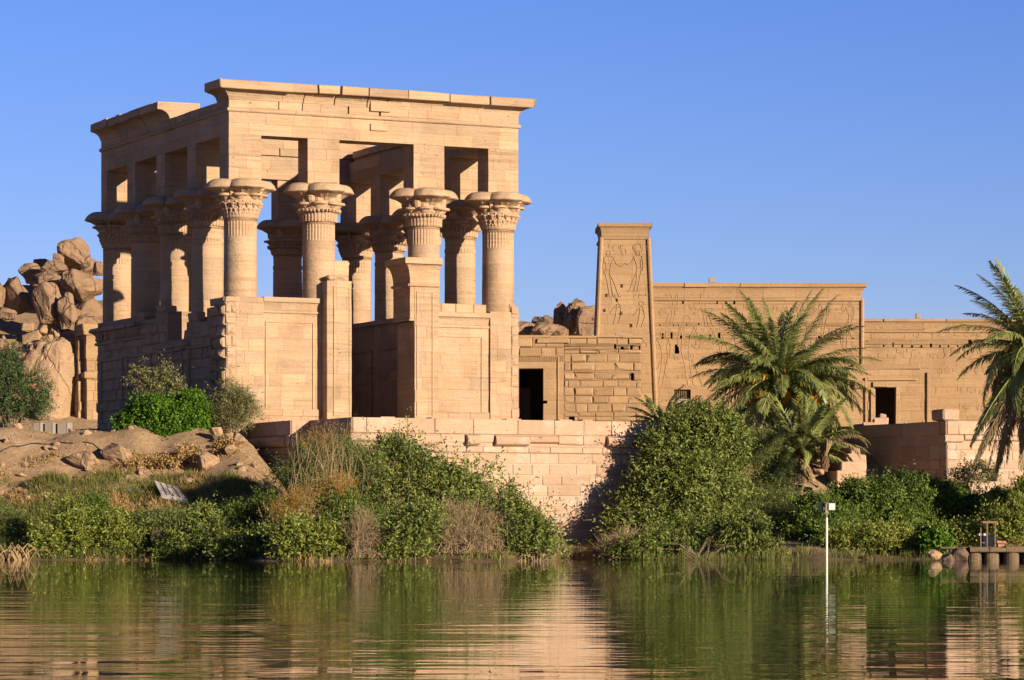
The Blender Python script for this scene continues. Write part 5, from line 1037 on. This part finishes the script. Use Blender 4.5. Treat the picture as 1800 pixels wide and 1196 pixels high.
def palm(name, label, loc, crown, fr, trunk_r, seed, group=None, bunches=(), cat='palm', lean=(0, 0), leafL=.68):
    rg = np.random.default_rng(seed); rr = random.Random(seed); e = empty(name, loc, 0, label, cat, group); top = Vector((lean[0], lean[1], crown))
    mb = MB(); zz = -.6; k = 0                            # trunk of overlapping leaf bases
    mb.tube([(0, 0, -.8), tuple(top*.5), tuple(top)], [trunk_r*.8, trunk_r*.72, trunk_r*.8], 12, .7)
    while zz < crown:
        f = max(0, zz)/max(crown, .1); nb = 9
        for j in range(nb):
            a = 2*math.pi*(j+.5*(k % 2)+rr.uniform(-.1, .1))/nb; c = Vector((math.cos(a), math.sin(a), 0)); o = top*f; o.z = zz; r1 = trunk_r*(.75+.25*f); ext = .5+.9*f
            p0 = o+c*r1*.7; p1 = o+c*(r1*1.05)+Vector((0, 0, .16*ext)); p2 = o+c*(r1*1.05+.12*ext)+Vector((0, 0, .34*ext)); mb.tube([p0, p1, p2], [.10, .085, .035], 5, rr.uniform(.6, 1.3))
        zz += .17; k += 1
    mb.build('trunk', 'palmbark', e)
    for az, e0, bend, L, dry in fr:
        pts, V, Q, T = frond(rg, L, R(e0), R(bend), leafL*(L/4.6)**.5, dry=dry)
        o = npmesh('frond', V, Q, T*rg.uniform(.85, 1.15), 'palmdry' if dry else 'palm', e); o.location = top+Vector((0, 0, -.1)); o.rotation_euler = (R(rr.uniform(-25, 25)), 0, R(az))
        o.rotation_euler = (Matrix.Rotation(R(az), 3, 'Z') @ Matrix.Rotation(R(rr.uniform(-25, 25)), 3, 'X')).to_euler()
        mb = MB(); mb.tube([tuple(p) for p in pts], [.055-.05*i/(len(pts)-1) for i in range(len(pts))], 5); s = mb.build('rachis', 'rachis' if not dry else 'palmdry', o)
    for bx, by, bz in bunches:
        mb = MB(); b = Vector((bx, by, bz)); st = Vector((bx*.2, by*.2, .3)); mid = Vector((bx*.75, by*.75, .45)); mb.tube([st, mid, b+Vector((0, 0, .35))], [.04, .035, .03], 5)
        for s_ in range(34):
            a = rr.uniform(0, 6.28); q_ = b+Vector((math.cos(a)*rr.uniform(0, .28), math.sin(a)*rr.uniform(0, .28), 0)); z0_ = rr.uniform(-.35, .1)
            mb.tube([b+Vector((0, 0, .3)), q_+Vector((0, 0, .1)), q_+Vector((0, 0, z0_-.2))], .006, 3, 1, False)
            for d_ in range(10):
                c = q_+Vector((rr.gauss(0, .045), rr.gauss(0, .045), .12+(z0_-.2)*d_/9)); r0 = rr.uniform(.022, .034)
                mb.mesh([c+Vector(v)*r0 for v in ((1, 0, 0), (0, 1, 0), (-1, 0, 0), (0, -1, 0), (0, 0, 1.4), (0, 0, -1.4))], [(0, 1, 4), (1, 2, 4), (2, 3, 4), (3, 0, 4), (1, 0, 5), (2, 1, 5), (3, 2, 5), (0, 3, 5)], rr.uniform(.75, 1.2))
        o = mb.build('date_bunch', 'dates', e); o.location = top
    return e
def crown(n, seed, Ls=(4.2, 5.2), lo=-35, hi=84):
    rr = random.Random(seed); o = []
    for i in range(n):
        f = (i+.5)/n; el = hi-(hi-lo)*f**.85; az = i*137.5+rr.uniform(-8, 8); o.append((az, el, 24+82*f+rr.uniform(-12, 12), rr.uniform(*Ls)*(1.04 if f < .5 else .94), False))
    return o
Yp = 160; pz = W(1372, 668, Yp).z; gx = (1366-900)/F*Yp; gz = max(zt_(gx, Yp), 5.0)
palm('date_palm', 'tall date palm with orange fruit bunches in the middle right', (gx, Yp, gz), pz-gz, crown(66, 3, (4.5, 5.3), -32)+[(k*41, 18+(k*17) % 38, 80+(k*13) % 30, 4.5+(k % 5)*.15, False) for k in range(22)], .42, 3, 'date palms', [(.9, -1.5, -1.0), (1.4, -1.2, -1.1), (-1.1, -1.5, -.8), (-1.6, -1.2, -.9), (.1, -1.7, -.8), (1.8, -.9, -.9)], lean=(.2, 0))
Y2 = 138; x2 = (1800-900)/F*Y2; p2 = W(1800, 610, Y2); zg = 2.2
fr2 = crown(46, 8, (3.8, 4.7), -30, 84)+[(az, -62, 18, 5.6, True) for az in range(0, 360, 30)]+[(az, -50, 30, 5.0, False) for az in range(8, 360, 36)]
palm('date_palm', 'tall date palm with long hanging fronds cut by the right edge', (x2+.4, Y2, zg), p2.z-zg, fr2, .4, 8, 'date palms', [(-.6, -.8, -.8), (.3, -.9, -.9)], leafL=.6)
Y3 = 156; x3 = (1405-900)/F*Y3; z3 = W(1405, 815, Y3).z; fr3 = crown(30, 14, (2.8, 3.7), 5, 86)+[(270, -35, 30, 2.8, True), (300, -45, 20, 3.0, True)]
palm('young_palm', 'bushy young palm at the foot of the tall date palm', (x3, Y3, z3), .5, fr3, .35, 14, leafL=.5)
Y4 = 150; x4 = (1165-900)/F*Y4; palm('young_palm', 'small palm showing only its frond tips behind the big leafy tree', (x4, Y4, 5.9), .25, [(az, el, 50, L, False) for az, el, L in ((180, 48, 1.9), (200, 62, 2.0), (150, 35, 1.8), (30, 66, 2.2), (350, 55, 2.3), (60, 50, 1.9), (100, 75, 2.0), (250, 55, 1.6), (300, 60, 1.9), (10, 80, 2.3), (175, 25, 1.7))], .12, 21, leafL=.42)
Y5 = 155; palm('young_palm', 'half dead small palm right of the bushy young one', ((1450-900)/F*Y5, Y5, W(1450, 800, Y5).z), .4, [(0, 45, 110, 2.6, False), (340, 50, 130, 2.6, True), (320, 30, 120, 2.4, True), (20, 60, 100, 2.4, False), (190, 60, 110, 2.2, False), (270, 40, 140, 2.2, True), (60, 50, 90, 2.2, False), (0, 20, 70, 2.3, False)], .18, 25, leafL=.42)
